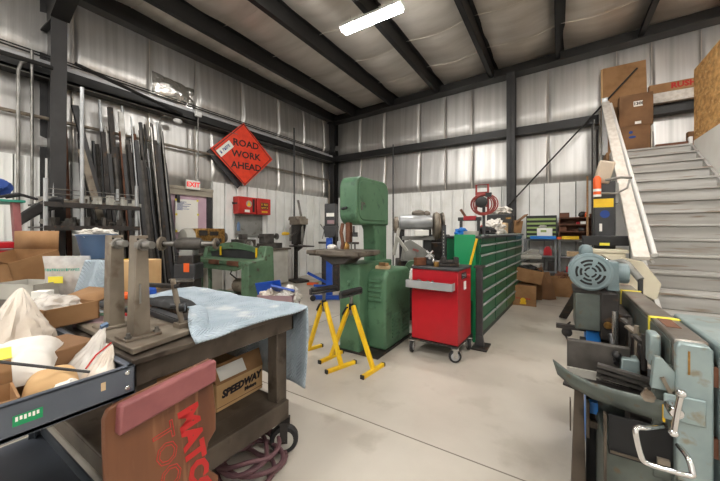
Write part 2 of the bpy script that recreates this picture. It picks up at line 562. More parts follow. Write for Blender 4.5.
# roof: foil blankets that sag between the purlins, with a lap seam every 1.2 m
PX = [XL+.06, -5.4, -4.07, -2.71, -1.34, .04, 1.43, 2.8, 4.2, 5.6]
for k, (a, b) in enumerate(zip(PX, PX[1:]+[XR+.1])):
    def f(i, q, a=a, b=b):
        x = a+(b-a)*i; y = YF+(YB-YF)*q
        ph = (y % 1.22)/1.22
        sag = .09*math.sin(PI*i)*(.75+.25*math.sin(PI*ph)) 
        z = roofz(x)+.31-sag-.035*math.sin(PI*i)*(abs(math.sin(PI*ph))**.35)+noise.noise(Vector((x*1.5, y*1.1, 2)))*.02
        return (x, y, z)
    struct('ceiling' if k == 0 else 'ceiling', MB().grid(f, 10, 150), 'foil_roof', recalc=False)
struct('roof_deck', MB().prism([(XL-.2, roofz(XL)+.4), (XR+.2, roofz(XR)+.4), (XR+.2, roofz(XR)+.5), (XL-.2, roofz(XL)+.5)], 'y', YF-.2, YB+.2), 'white_panel')
for k, (a, b) in enumerate(zip(PX, PX[1:])):   # folded seam tabs of the roof blankets
    mb = MB()
    y = math.ceil(YF/1.22)*1.22
    while y < YB:
        def g(i, q, a=a, b=b, y=y):
            x = a+(b-a)*i
            z = roofz(x)+.318-.09*math.sin(PI*i)*.75+noise.noise(Vector((x*1.5, y*1.1, 2)))*.02
            return (x, y+.035*math.sin(PI*i)+.02*noise.noise(Vector((x*2, y, 5))), z-.03*q)
        mb.grid(g, 16, 1)
        y += 1.22
    struct('roof_seam', mb, 'foil_seam', recalc=False)
for k, x in enumerate(PX):          # Z-section purlins
    z = roofz(x)
    mb = MB()
    if k == 0:
        mb.box(XL-.02, XL+.2, YF, YB, z, z+.36)
    else:
        mb.box(x-.09, x, YF, YB, z, z+.012).box(x-.006, x+.006, YF, YB, z, z+.30).box(x, x+.08, YF, YB, z+.29, z+.30)
        mb.box(x-.09, x-.08, YF, YB, z, z+.03)
    struct('roof_purlin', mb, 'black_steel', smooth=False)
# rake beam along the back wall (I section follows the roof slope)
def slope_box(x0, x1, y0, y1, d0, d1):
    return MB().prism([(x0, roofz(x0)+d0), (x1, roofz(x1)+d0), (x1, roofz(x1)+d1), (x0, roofz(x0)+d1)], 'y', y0, y1)
struct('rake_beam', slope_box(XL, XR, 8.14, 8.46, -.05, -.03), 'black_steel', smooth=False)
struct('rake_beam', slope_box(XL, XR, 8.28, 8.31, -.03, .2), 'black_steel', smooth=False)
# girts
g = MB().box(XL-.03, XL+.2, YF, YB-.1, 3.60, 3.74).box(XL-.03, XL+.2, YF, YB-.1, 3.55, 3.562)
struct('wall_girt', g, 'black_steel', smooth=False)
struct('wall_girt', MB().box(XL-.03, XL+.19, YF, YB-.1, 3.742, 3.80), 'girt_light', smooth=False)
struct('wall_girt', MB().box(XL+.1, XR, YB-.2, YB-.01, 3.62, 3.80), 'black_steel', smooth=False)
# corner and wind columns of the back wall
def hcol(x0, x1, y0, y1, z1, axis):
    mb = MB()
    if axis == 'y':
        mb.box(x0, x1, y0, y0+.014, 0, z1).box(x0, x1, y1-.014, y1, 0, z1).box((x0+x1)/2-.006, (x0+x1)/2+.006, y0, y1, 0, z1)
    else:
        mb.box(x0, x0+.014, y0, y1, 0, z1).box(x1-.014, x1, y0, y1, 0, z1).box(x0, x1, (y0+y1)/2-.006, (y0+y1)/2+.006, 0, z1)
    return mb
struct('steel_column', hcol(-6.41, -6.2, 8.2, 8.45, 4.95, 'y'), 'black_steel', smooth=False)
struct('steel_column', hcol(-1.03, -.85, 8.12, 8.44, 5.08, 'y'), 'column_steel', smooth=False)
struct('steel_column', hcol(4.6, 4.8, 8.16, 8.44, 5.2, 'y'), 'black_steel', smooth=False)
# main frame on the left: tapered column with haunch and rafter
mb = MB()
mb.prism([(XL, 0), (-5.97, 0), (-5.87, 4.3), (XL, 4.3)], 'y', 1.445, 1.457)
mb.prism([(-5.97, 0), (-5.955, 0), (-5.855, 4.3), (-5.87, 4.3)], 'y', 1.36, 1.53)
mb.box(XL, XL+.015, 1.37, 1.53, 0, 4.9)
struct('steel_column', mb, 'column_steel', smooth=False)
mb = MB()
mb.prism([(XL, 4.3), (-5.86, 4.3), (-5.3, 4.55), (XR, roofz(XR)-.45), (XR, roofz(XR)), (XL, roofz(XL))], 'y', 1.44, 1.462)
mb.prism([(-5.845, 4.28), (-5.3, 4.535), (-5.3, 4.55), (-5.86, 4.3)], 'y', 1.35, 1.55)
mb.prism([(-5.3, 4.535), (XR, roofz(XR)-.465), (XR, roofz(XR)-.45), (-5.3, 4.55)], 'y', 1.35, 1.55)
mb.prism([(XL, 4.28), (-5.845, 4.28), (-5.845, 4.3), (XL, 4.3)], 'y', 1.37, 1.53)
struct('roof_rafter', mb, 'black_steel', smooth=False)
# loose patch of bright foil taped over the blanket
def f(i, k):
    y = 2.86+.8*i; z = 3.9+.42*k-.05*(i-.2)
    return (XL+.035+.05*math.sin(PI*i)*math.sin(PI*k)+.02*noise.noise(Vector((y*7, z*7, 1))), y, z)
struct('trim_9', MB().grid(f, 24, 16), 'foil_bright', recalc=False)
# horizontal tube rail on the left wall, with its drop at the corner
struct('pipe_rail', MB().tube([(XL+.1, YF, 2.99), (XL+.1, 8.0, 2.99), (XL+.1, 8.1, 2.95), (XL+.1, 8.12, 2.85), (XL+.1, 8.12, 2.1)], .026, 10), 'beige_steel')
for n_, y, z in (('a', 0, 0),):
    struct('trim_10', MB().tube([(XL+.22, YF, 3.83), (XL+.22, YB-.25, 3.83)], .012, 8).tube([(XL+.22, YF, 3.87), (XL+.22, YB-.25, 3.87)], .01, 8), 'black_plastic')
    struct('trim_11', MB().tube([(XL+.21, YF, 3.52), (XL+.21, YB-.3, 3.57)], .008, 8), 'steel')
# wind braces: rods
def brace(p, q, r, label):
    return one('brace_rod', MB().tube([p, q], r, 8), 'black_steel', label, 'brace rod')
brace((1.315, 8.10, 4.54), (-1.0, 8.08, 1.92), .017, 'thin black diagonal brace rod on the back wall, crossing the cardboard upstairs')
brace((-5.8, 1.6, 3.72), (-6.2, 3.3, 3.62), .028, 'dark diagonal brace strut running from the left steel column down to the girt')
brace((-5.78, 1.36, 3.55), (-5.78, -1.6, 3.50), .03, 'grey horizontal strut crossing the left edge in front of the silver insulation')

# door in the left wall
dr = MB().box(XL-.055, XL+.0, 3.1, 3.95, .01, 2.07)
d1 = struct('door_1', dr, 'pink_door')
mb = MB().box(XL-.06, XL+.04, 3.95, 4.06, 0, 2.09).box(XL-.06, XL+.04, 2.96, 3.1, 0, 2.09)
struct('trim_12', mb, 'charcoal', smooth=False)
struct('trim_13', MB().box(XL-.06, XL+.07, 2.86, 4.07, 2.18, 2.24).box(XL-.06, XL+.05, 2.86, 4.07, 2.07, 2.18), 'door_trim', smooth=False)
mb = MB().box(XL-.0, XL+.05, 3.2, 3.95, 1.0, 1.06)
t = mb.build('push_bar', 'charcoal', d1); t.parent = d1
t.matrix_parent_inverse = Matrix.Translation(-d1.location)
mb = MB().box(XL, XL+.06, 3.3, 3.36, 1.9, 2.06).bar((XL+.05, 3.33, 1.98), (XL+.3, 3.2, 2.0), .03)
t = mb.build('door_closer', 'charcoal', d1); t.matrix_parent_inverse = Matrix.Translation(-d1.location)
n = thing('paper_notice', 'sheet of white paper with coloured border taped on the pink door', 'notice', (XL+.052, 3.50, 1.32))
MB().box(0, .003, -.23, .23, 0, .66).build('sheet', 'paper', n)
mb = MB()
for k in range(9):
    mb.box(.003, .004, -.2, -.2+(.1+.28*rnd.random()), .60-k*.02, .61-k*.02)
mb.build('print', 'print_blue', n)
mb = MB()
for y, z in ((-.24, .64), (.2, .65), (-.23, .35), (.21, .36), (-.23, .02), (.2, .03)): mb.box(.004, .006, y, y+.04, z-.02, z+.02)
mb.build('tape', 'yellow_tape', n)
# exit sign
e = thing('exit_sign', 'white illuminated exit sign with red letters above the pink door', 'sign', (XL+.07, 3.60, 2.19))
MB().box(0, .05, -.145, .145, 0, .19).build('housing', 'exit_white', e, bevel=.008)
MB().text('EXIT', .135, (.051, -.005, .095), (0, 1, 0), (0, 0, 1), bold=.004).build('lettering', 'exit_red', e, smooth=False)
# emergency lamp head and box on the girt with conduits
c = thing('junction_box', 'small white junction box on the girt with conduit running down', 'electrical box', (XL+.22, 3.62, 3.66))
MB().box(0, .06, -.06, .06, 0, .1).build('box', 'white_gloss', c, bevel=.005)
MB().tube([(.03, 0, 0), (.03, 0, -1.26)], .014, 8).build('conduit', 'steel', c)
c = thing('emergency_lamp', 'white egg-shaped lamp head on a curved conduit under the girt', 'lamp', (XL+.24, 3.22, 3.42))
MB().ball((0, 0, .04), .06, (.8, 1.5, .8)).build('lamp_head', 'white_gloss', c)
MB().tube([(0, -.1, .06), (0, -.22, .07), (0, -.3, .02), (0, -.32, -.1), (0, -.32, -1.2)], .014, 8).build('conduit', 'steel', c)
def conduit(pts, r, label, m='steel'):
    return one('conduit_pipe', MB().tube(pts, r, 8), m, label, 'pipe')
conduit([(XL+.24, 6.37, 4.2), (XL+.24, 6.37, .9)], .022, 'vertical dark conduit on the left wall behind the drill press', 'charcoal')
conduit([(-4.05, YB-.26, 3.85), (-4.05, YB-.26, .02)], .02, 'vertical dark conduit on the back wall just beside the green bandsaw head', 'charcoal')
conduit([(XL+.3, 1.1, .02), (XL+.3, 1.1, 3.5), (XL+.3, 1.13, 3.62), (XL+.3, 1.2, 3.68), (XL+.3, 1.33, 3.66)], .02, 'grey conduit bent over at its top beside the left steel column')
conduit([(XL+.26, 1.24, .02), (XL+.26, 1.24, 3.85)], .018, 'straight upright grey conduit just left of the left steel column')
conduit([(-.15+.8, YB-.22, 3.7), (.65, YB-.22, 1.9)], .014, 'thin upright conduit on the back wall beside the stair rail')
conduit([(-5.93, 1.395, 4.0), (-5.93, 1.395, .02)], .022, 'pale conduit standing inside the flange of the left steel column', 'silver_paint')

# one strip light in view, and unseen ones added for even light
def make_light():
    t = thing('strip_light', 'long white strip light hanging on chains from the roof', 'ceiling light', (-2.6, 4.44, 4.78))
    MB().box(-.56, .56, -.1, .1, .05, .09).prism([(-.1, .05), (.1, .05), (.05, .09), (-.05, .09)], 'x', -.56, .56).build('housing', 'white_gloss', t)
    MB().box(-.55, .55, -.085, .085, .0, .05).build('diffuser', 'lamp', t, bevel=.015)
    for x in (-.4, .4):
        mb = MB()
        for q in range(5):
            z = .09+q*.03
            mb.tube([(x, -.006, z), (x, .006, z+.015), (x, -.006, z+.033)], .003, 5)
        mb.build('chain', 'steel', t)
    return t
L0 = make_light()
for (x, y) in ((1.4, 4.44), (-2.6, .1), (1.4, .1), (-2.6, -3.4), (1.4, -3.4), (4.6, 4.44), (4.6, -.5), (-5.2, -1.5)):  # unseen fixtures added to soften and even the lighting
    dup(L0, (x, y, 4.78+.034*(x+2.6)), label='unseen strip light added to even out the room light', group='added strip lights out of view')

# ================================================================== staircase and mezzanine
NZ = lambda k: (5.54+.27*k, 1.432+.18*k)
st = thing('staircase', 'worn white painted wooden staircase rising to the mezzanine', 'stairs', (1.43, 3.6, 0))
o3 = Vector((1.43, 3.6, 0))
def L3(o): return Matrix.Translation(-Vector(o))
for k in range(-7, 9):
    y, z = NZ(k)
    mb = MB().xf(L3(o3))
    if k < 8:
        mb.box(.86, 1.98, y-.032, y+.27, z-.03, z)
    mb.box(.88, 1.98, y, y+.02, max(0, z-.18), z-.034)
    if k == 8: mb.box(.86, 1.98, y-.025, y+.02, z-.035, z)
    mb.build('step', 'stair_paint', st, bevel=.006)
y0, z0 = NZ(-7.6); y1, z1 = NZ(7.9)
for x in (.84, 1.955):
    MB().xf(L3(o3)).prism([(y0, 0), (y0+.25, 0), (y1, z1-.36), (y1, z1-.02), (y0, z0)], 'x', x, x+.038).build('stringer', 'stair_paint', st)
struct('mezzanine_floor', MB().box(.8, XR-.05, 7.72, YB-.22, 2.72, 2.868).box(2.1, XR-.05, 3.2, 7.72, 2.72, 2.868), 'wood')
struct('wall_stair', MB().box(2.0, 2.1, 3.1, 7.72, 0, 2.915), 'drywall')
# drywall edge that steps up along the stair
mb = MB()
pts = []
for k in range(-7, 9):
    y, z = NZ(k)
    pts += [(y-.03, z-.02), (y-.03, z+.16)]
mb.faces([], [])
struct('wall_mezzanine', MB().box(2.0, 2.05, 3.1, 7.70, 2.92, 4.14), 'osb')
# the flat 2x6 handrail and the round one with brackets
h = thing('handrail', 'long white painted plank handrail sloping up the stairs with a post at its top', 'handrail', (.74, 4.0, .0))
oh = (.74, 4.0, 0)
p0, p1 = Vector((.68, 4.0, 1.08)), Vector((.805, 7.95, 3.92))
MB().xf(L3(oh)).bar(p0, p1, .125, .042).build('rail_board', 'white_wood', h, bevel=.005)
MB().xf(L3(oh)).box(.755, .845, 7.95, 8.03, 2.868, 4.02).build('post', 'silver_paint', h, bevel=.004)
for t_ in (.12, .38, .68):
    c = p0.lerp(p1, t_)
    MB().xf(L3(oh)).bar((c.x, c.y, c.z-.02), (c.x+.02, c.y, c.z-.16), .03).bar((c.x+.02, c.y, c.z-.15), (.86, c.y+.02, c.z-.42), .03).build('bracket', 'stair_paint', h)
h2 = thing('round_handrail', 'round white handrail pole running beside the plank handrail', 'handrail', (.9, 4.1, 0))
oh2 = (.9, 4.1, 0)
q0, q1 = Vector((.825, 4.26, 1.10)), Vector((.885, 7.9, 3.86))
MB().xf(L3(oh2)).cyl(q0, q1, .026, n=14).build('pole', 'white_gloss', h2)
for t_ in (.16, .42, .68, .9):
    c = q0.lerp(q1, t_)
    b = p0.lerp(p1, t_)
    MB().xf(L3(oh2)).tube([(c.x, c.y, c.z-.01), (c.x-.02, c.y, c.z-.06), (b.x, b.y+.03, b.z-.03)], .011, 8).build('bracket', 'steel', h2)
# what is stored on the landing
ZL = 2.868
b = thing('flat_carton', 'tall flattened brown carton leaning on the back wall upstairs, a rod crossing it', 'cardboard box', (1.12, 8.16, ZL))
MB().prism([(-.10, 0), (.12, 1.88), (.16, 1.88), (-.06, 0)], 'x', -.33, .36).build('panel', 'cardboard', b, bevel=.01)
MB().prism([(-.115, .1), (.09, 1.85), (.1, 1.85), (-.1, .1)], 'x', -.36, -.33).build('flap', 'cardboard_light', b)
b = thing('carton', 'brown carton with a printed white label, stacked before the flat carton upstairs', 'cardboard box', (1.24, 7.86, ZL+.46))
MB().box(-.24, .25, -.09, .09, 0, .6).build('box', 'cardboard_dark', b, bevel=.008)
MB().box(-.03, .1, -.0915, -.09, .36, .46).build('label', 'paper', b)
MB().text('130I', .075, (.035, -.092, .41), (1, 0, 0), (0, 0, 1), bold=.003).build('lettering', 'print_ink', b, smooth=False)
MB().box(-.01, .08, -.0915, -.09, .03, .08).build('small_label', 'paper', b)
b = thing('carton', 'brown carton with a dark mark on its face, lowest in the stack on the landing', 'cardboard box', (1.23, 7.86, ZL))
MB().box(-.25, .22, -.1, .1, 0, .458).build('box', 'cardboard_dark', b, bevel=.008)
MB().ball((-.06, -.1, .34), .03, (1, .3, 1)).ball((-.04, -.1, .25), .035, (1.6, .2, .7)).build('dark_mark', 'print_blue', b)
one('plank', MB().box(1.5, 3.2, 8.14, 8.26, 3.802, 3.99), 'white_wood', 'broad whitewashed plank lying on the black girt above the landing', 'plank', bevel=.006)
b = thing('long_carton', 'long narrow brown carton with red print lying on the whitewashed plank', 'cardboard box', (2.2, 8.2, 3.992))
MB().box(-.7, .7, -.06, .06, 0, .17).build('box', 'cardboard', b, bevel=.005)
MB().text('RUSH', .14, (-.22, -.061, .09), (1, 0, 0), (0, 0, 1), bold=.006).build('lettering', 'print_red', b, smooth=False)
one('timber_offcut', MB().box(1.55, 2.1, 7.9, 8.02, ZL, ZL+.09), 'brown_wood', 'reddish timber offcut lying on the landing beside the cartons', 'timber')
one('timber_offcut', MB().box(2.12, 2.9, 7.96, 8.06, ZL, ZL+.1), 'brown_wood', 'reddish timber offcut lying at the top of the stairs near the board wall', 'timber')
one('carton', MB().box(2.02, 2.5, 8.08, 8.2, ZL, ZL+.3), 'cardboard_dark', 'small carton half hidden by the strand board wall upstairs', 'cardboard box', bevel=.008)
one('white_block', MB().box(1.98, 2.03, 7.86, 7.94, ZL, ZL+.16), 'white_gloss', 'small white upright block between the two timber offcuts upstairs', 'block', bevel=.01)

# ================================================================== green upright bandsaw
ob = (-1.98, 3.3, 0)
B = thing('upright_bandsaw', 'tall green upright metal bandsaw with square table', 'bandsaw', ob)
X = L3(ob)
prof = rrect(2.88, 3.66, 1.415, 1.965, .13, 6, (1, 0, 1, 1))
MB().xf(X).prism(prof, 'x', -2.1, -1.87).build('upper_wheel_case', 'saw_green', B, bevel=.022, seg=3)
MB().xf(X).prism(rrect(2.93, 3.6, 1.47, 1.92, .1, 6), 'x', -1.872, -1.862).build('door', 'saw_green', B, bevel=.004)
MB().xf(X).box(-1.866, -1.85, 2.97, 2.99, 1.58, 1.67).box(-1.866, -1.855, 2.99, 3.05, 1.64, 1.67).build('door_latch', 'steel', B, bevel=.003)
MB().xf(X).obox((-2.02, 2.868, 1.60), (.075, .03, .022), (0, R(-12), 0)).build('door_handle', 'charcoal', B, bevel=.006)
MB().xf(X).prism([(3.36, .9), (3.66, .9), (3.66, 1.46), (3.26, 1.46), (3.34, 1.36)], 'x', -2.07, -1.9).build('column', 'saw_green', B, bevel=.012)
# lower body
MB().xf(X).prism([(-2.1, 0), (-1.83, 0), (-1.83, .98), (-2.1, .98)], 'y', 2.88, 3.68).build('lower_wheel_case', 'saw_green', B, bevel=.02, seg=3)
MB().xf(X).prism(rrect(3.06, 3.74, .02, .90, .11, 6, (0, 0, 1, 1)), 'x', -1.86, -1.6).build('gear_cover', 'saw_green', B, bevel=.03, seg=3)
mb = MB().xf(X)
for k in range(5):
    mb.prism([(3.062, .76-k*.052), (3.040, .772-k*.052), (3.062, .796-k*.052)], 'x', -1.81, -1.66)
mb.build('vent_louvre', 'saw_green', B, smooth=False)
for y in (3.22, 3.48):
    mb = MB().xf(X)
    for k in range(7):
        mb.prism([(-1.602, .12+k*.04), (-1.584, .13+k*.04), (-1.602, .15+k*.04)], 'y', y, y+.18)
    mb.build('vent_louvre', 'saw_green', B, smooth=False)
MB().xf(X).lathe([(.11, 0), (.12, .02), (.12, .05), (.09, .075), (.03, .08)], (-1.62, 3.86, .84), 'y', 20).build('motor_cap', 'shear_green', B)
MB().xf(X).box(-2.14, -1.59, 2.86, 3.78, 0, .02).build('base_plate', 'dark_iron', B)
MB().xf(X).box(-1.98, -1.93, 2.862, 2.88, .68, .80).box(-1.97, -1.94, 2.84, 2.862, .75, .79).build('switch_box', 'saw_green', B, bevel=.008)
# table on its trunnion
mb = MB().xf(X).box(-2.40, -1.70, 2.66, 3.12, 1.085, 1.13).box(-2.38, -1.72, 2.68, 3.1, 1.07, 1.085)
mb.build('table', 'dirty_steel', B, bevel=.005)
MB().xf(X).prism([(-2.3, 1.06), (-1.86, 1.06), (-1.95, .985), (-2.12, .97)], 'y', 2.76, 3.0).build('trunnion', 'cast_iron', B, bevel=.01)
MB().xf(X).box(-1.985, -1.975, 2.94, 2.955, 1.125, 1.47).build('blade', 'steel', B)
MB().xf(X).box(-2.03, -1.97, 2.9, 2.96, 1.22, 1.44).tube([(-2.05, 2.88, 1.43), (-2.06, 2.86, 1.33), (-2.04, 2.87, 1.2), (-2.05, 2.86, 1.14)], .022, 8).build('blade_guide', 'rust', B, bevel=.006)
mb = MB().xf(X).cyl((-1.93, 2.92, 1.40), (-1.93, 2.92, 1.33), .012).cyl((-1.93, 2.95, 1.33), (-1.93, 2.95, 1.28), .03)
mb.build('guide_knob', 'charcoal', B)
one('wood_scrap', MB().obox((-1.74, 3.26, .92), (.16, .12, .036), (0, 0, .3)), 'pale_wood', 'pale wooden scrap lying on the green gear cover of the bandsaw', 'wood scrap')
one('wood_scrap', MB().obox((-1.72, 3.24, .957), (.12, .05, .034), (0, 0, -.4)), 'wood', 'smaller wooden scrap lying across the pale one on the gear cover', 'wood scrap')
one('paint_tin', MB().lathe([(.032, 0), (.032, .09), (.02, .1)], (-2.18, 3.0, 1.127)), 'silver_paint', 'small silver can standing on the bandsaw table behind the blade', 'can')
one('shop_rag', MB().lump((-2.25, 2.94, 1.126), (.13, .1, .06), seed=4, sub=3), 'bag_white', 'crumpled white rag on the bandsaw table', 'rag')
one('spray_bottle', MB().lathe([(.03, 0), (.03, .08), (.012, .1), (.012, .13)], (-2.34, 3.02, 1.127)), 'blue', 'small blue bottle at the left end of the bandsaw table', 'bottle')
one('oil_can', MB().lathe([(.035, 0), (.035, .05), (.01, .09), (.004, .15)], (-2.1, 3.03, 1.127)), 'brass', 'little brass oil can standing on the bandsaw table nearest the blade', 'oil can')

# ================================================================== yellow roller stands
def roller_stand(loc, rz, label, wid):
    t = thing('roller_stand', label, 'roller stand', loc, rz, 'yellow roller stands')
    for sx in (-1, 1):
        f = MB().bar((sx*wid, -.175, .017), (sx*wid, .175, .017), .036, .034)
        fo = f.build('foot', 'yellow', t, bevel=.004)
        for sy in (-1, 1):
            MB().box(sx*wid-.019, sx*wid+.019, sy*.175-.008, sy*.175+.008, .0, .035).build('end_cap', 'black_rubber', fo)
        MB().bar((sx*wid, 0, .03), (sx*.022, 0, .60), .038, .038, (0, 1, 0)).build('leg', 'yellow', t, bevel=.004)
    MB().cyl((0, 0, .5), (0, 0, .70), .017).build('post', 'steel', t)
    MB().lathe([(.024, .56), (.026, .62)], (0, 0, 0), 'z', 16).tube([(0, 0, .59), (-.05, -.02, .57), (-.09, -.03, .50)], .011, 8).build('clamp_lever', 'black_plastic', t)
    MB().box(-.02, .02, -.15, .15, .695, .707).box(-.016, .016, -.17, -.155, .695, .75).box(-.016, .016, .155, .17, .695, .75).build('bracket', 'charcoal', t)
    MB().cyl((0, -.152, .74), (0, .152, .74), .026, n=18).build('roller', 'black_rubber', t)
    return t
roller_stand((-2.08, 2.58, 0), R(-17), 'yellow roller stand standing further left, behind the other one', .30)
roller_stand((-1.755, 2.61, 0), R(-5), 'yellow roller stand nearer the red tool cart, beside the bandsaw base', .27)

# ================================================================== red tool cart
orc = (-1.115, 3.47, 0)
C = thing('tool_cart', 'red steel tool cart on casters with grey parts tray on its front', 'tool cart', orc, R(-2))
MB().box(-.25, .26, -.22, .26, .16, .93).build('body', 'cabinet_red', C, bevel=.006)
MB().box(-.26, .27, -.235, .27, .93, .955).build('worktop', 'charcoal', C, bevel=.004)
MB().box(-.25, .26, -.23, -.22, .17, .70).build('door', 'cabinet_red', C, bevel=.003)
MB().box(-.265, .265, -.245, .25, .145, .16).build('bottom_frame', 'dark_iron', C)
mb = MB().box(-.275, .235, -.33, -.235, .735, .745).box(-.275, .235, -.335, -.33, .735, .815).box(-.275, -.27, -.33, -.235, .735, .815).box(.23, .235, -.33, -.235, .735, .815)
tr = mb.build('parts_tray', 'silver_paint', C, bevel=.003)
mb = MB()
for q in range(14):
    mb.lump((-.25+.02*q+.0, -.285+.03*rnd.random(), .745), (.05, .05, .06+.02*rnd.random()), seed=q, sub=2)
mb.build('small_parts', 'cast_iron', tr)['kind'] = 'stuff'
MB().box(.26, .2615, -.1, .08, .83, .9).build('side_decal', 'black_plastic', C)
MB().box(.26, .2615, -.02, .07, .71, .80).build('side_label', 'paper', C)
mb = MB()
mb.marks((.2617, -.01, .875), (0, 1, 0), (0, 0, 1), .15, .025, 9, 3).marks((.2617, -.01, .845), (0, 1, 0), (0, 0, 1), .13, .012, 12, 4)
mb.build('decal_marks', 'silver_paint', C, smooth=False)
def caster(par, x, y, r, top, m='light_grey', yaw=0.0, fork='bright_steel', hw=.016):
    Z = Matrix.Translation((x, y, 0)) @ Matrix.Rotation(yaw, 4, 'Z')
    w_ = MB().xf(Z).lathe([(r*.55, -hw), (r*.9, -hw), (r, -hw*.6), (r, hw*.6), (r*.9, hw), (r*.55, hw)], (0, 0, r), 'x', 26).build('caster_wheel', 'black_rubber', par)
    MB().xf(Z).lathe([(.01, -hw-.008), (r*.3, -hw-.006), (r*.66, -hw-.001), (r*.66, hw+.001), (r*.3, hw+.006), (.01, hw+.008)], (0, 0, r), 'x', 20).build('hub', m, w_)
    MB().xf(Z).box(-hw-.014, -hw-.009, -.022, .022, r-.012, top).box(hw+.009, hw+.014, -.022, .022, r-.012, top).box(-hw-.018, hw+.018, -.035, .035, top-.012, top).cyl((-hw-.018, 0, r), (hw+.018, 0, r), .009, n=10).build('fork', fork, w_)
for x, y, yw in ((-.25, -.22, 10), (.235, -.24, -62), (.25, .2, 30), (-.23, .19, 0)): caster(C, x, y, .064, .145, 'silver_paint', R(yw))
# things on the cart
def cart(x, y, z=.957):
    a = R(-2); return (orc[0]+x*math.cos(a)-y*math.sin(a), orc[1]+x*math.sin(a)+y*math.cos(a), z)
v = thing('bench_vise', 'small black drill press vise with round handwheel on the red tool cart', 'vise', cart(.1, -.02), R(20))
MB().box(-.12, .1, -.05, .05, 0, .03).box(-.1, .1, -.03, .03, .03, .07).box(.05, .1, -.055, .055, .03, .10).box(-.08, -.03, -.055, .055, .03, .10).build('body', 'dark_iron', v, bevel=.006)
MB().cyl((-.08, 0, .05), (-.17, 0, .05), .012).build('screw', 'steel', v)
MB().lathe([(.01, -.01), (.045, -.008), (.045, .008), (.01, .01)], (-.17, 0, .055), 'x', 20).build('handwheel', 'bright_steel', v)
v = thing('clamp_vise', 'black clamp vise with star-shaped steel handle on the red tool cart', 'vise', cart(-.12, .0), R(10))
MB().box(-.09, .09, -.05, .05, 0, .05).box(-.07, .03, -.04, .04, .05, .09).build('body', 'charcoal', v, bevel=.006)
mb = MB()
for a in (45, 135): mb.bar((-.05*math.cos(R(a)), -.07, .13-.05*math.sin(R(a))), (.05*math.cos(R(a)), -.07, .13+.05*math.sin(R(a))), .018)
mb.box(-.012, .012, -.07, .0, .07, .14)
mb.build('star_handle', 'bright_steel', v)
one('brass_bushing', MB().lathe([(.028, 0), (.028, .05), (.02, .05), (.02, .045)], cart(0.0, -.14)), 'brass', 'round brass bushing standing near the front edge of the red cart top', 'bushing')
one('wood_offcut', MB().obox((*cart(-.2, -.12, 1.0),), (.13, .06, .085), (0, 0, R(60))), 'brown_wood', 'dark wooden block at the left front corner of the red cart top', 'wood block')
one('rag_roll', MB().lump(cart(-.305, -.06, .70), (.09, .14, .24), seed=9, sub=4), 'bag_white', 'white rag hanging over the left side of the red tool cart', 'rag')
one('steel_rod', MB().cyl(cart(-.05, .1, .972), cart(.16, .16, .972), .015), 'steel', 'short steel rod lying behind the vise on the red cart', 'rod')
# post stand beside the cart with flared foot
s = thing('post_stand', 'black steel post on a flared foot plate next to the green drawer bank', 'stand', (-.765, 3.80, 0))
MB().prism([(-.05, .02), (.05, .02), (.03, .14), (-.03, .14)], 'y', -.04, .04).box(-.035, .035, -.03, .03, .1, .92).build('post', 'charcoal', s, bevel=.004)
MB().box(-.07, .10, -.13, .14, 0, .02).build('foot_plate', 'dark_iron', s, bevel=.004)
MB().box(-.05, .05, -.07, .07, .92, .945).build('top_plate', 'dark_iron', s)
s = thing('hand_pump', 'black upright bar with bolt holes rising behind the red cart', 'machine', (-1.2, 3.86, 0))
MB().box(-.02, .02, -.02, .02, 0, 1.42).build('bar', 'charcoal', s)
MB().box(-.15, .15, -.03, .03, 0, .03).build('foot', 'charcoal', s)
mb = MB()
for q in range(12): mb.cyl((.0, -.0205, .9+q*.04), (.0, -.022, .9+q*.04), .007, n=8)
mb.build('bolt_hole', 'light_grey', s)

# ================================================================== bank of green drawer cabinets
GX0, GX1 = -1.14, -.72
GY = [3.98, 4.76, 5.54, 6.32, 7.08]
names = ['nearest to the red tool cart', 'second from the red tool cart', 'third from the red tool cart', 'furthest from the red tool cart, by the cartons']
proto = None
def drawer_cabinet(y0, y1, label):
    t = thing('drawer_cabinet', label, 'drawer cabinet', (-.995+.0563*((y0+y1)/2-3.99), (y0+y1)/2, 0), R(-3.2), 'green drawer cabinets')
    hw = (y1-y0)/2-.002
    MB().box(-.21, .195, -hw, hw, .09, 1.25).build('body', 'cabinet_green', t, bevel=.003)
    MB().box(-.2, .17, -hw, hw, 0, .09).build('plinth', 'charcoal', t)
    z = .1
    for hgt in (.17, .17, .15, .15, .13, .13, .11, .11):
        d = MB().box(.195, .21, -hw+.012, hw-.012, z+.004, z+hgt-.004).build('drawer', 'cabinet_green', t, bevel=.002)
        MB().prism([(.21, z+hgt-.03), (.228, z+hgt-.026), (.228, z+hgt-.012), (.21, z+hgt-.006)], 'y', -hw+.02, hw-.02).build('handle', 'silver_paint', d)
        z += hgt+.012
    return t
for k in range(4):
    drawer_cabinet(GY[k], GY[k+1], 'green steel drawer cabinet, '+names[k])
one('cabinet_worktop', MB().xf(Matrix.Translation((-.995+.0563*(5.53-3.99), 5.53, 0)) @ Matrix.Rotation(R(-3.2), 4, 'Z')).box(-.23, .24, GY[0]-5.55, GY[-1]-5.51, 1.252, 1.28), 'charcoal', 'long dark worktop lying over the four green drawer cabinets', 'worktop', bevel=.004)
b = thing('board_sheet', 'bright green panel standing at the near end of the drawer bank', 'panel', (-.97, 3.94, 0))
MB().box(-.12, .13, -.02, .0, .5, 1.3).box(-.12, -.09, -.02, 0, 0, .5).box(.1, .13, -.02, 0, 0, .5).build('sheet', 'bright_green', b, bevel=.003)
one('spirit_level', MB().obox((-.86, 3.88, 1.06), (.025, .02, .40), (0, R(14), 0)), 'yellow', 'yellow stick leaning on the bright green panel behind the red cart', 'stick')
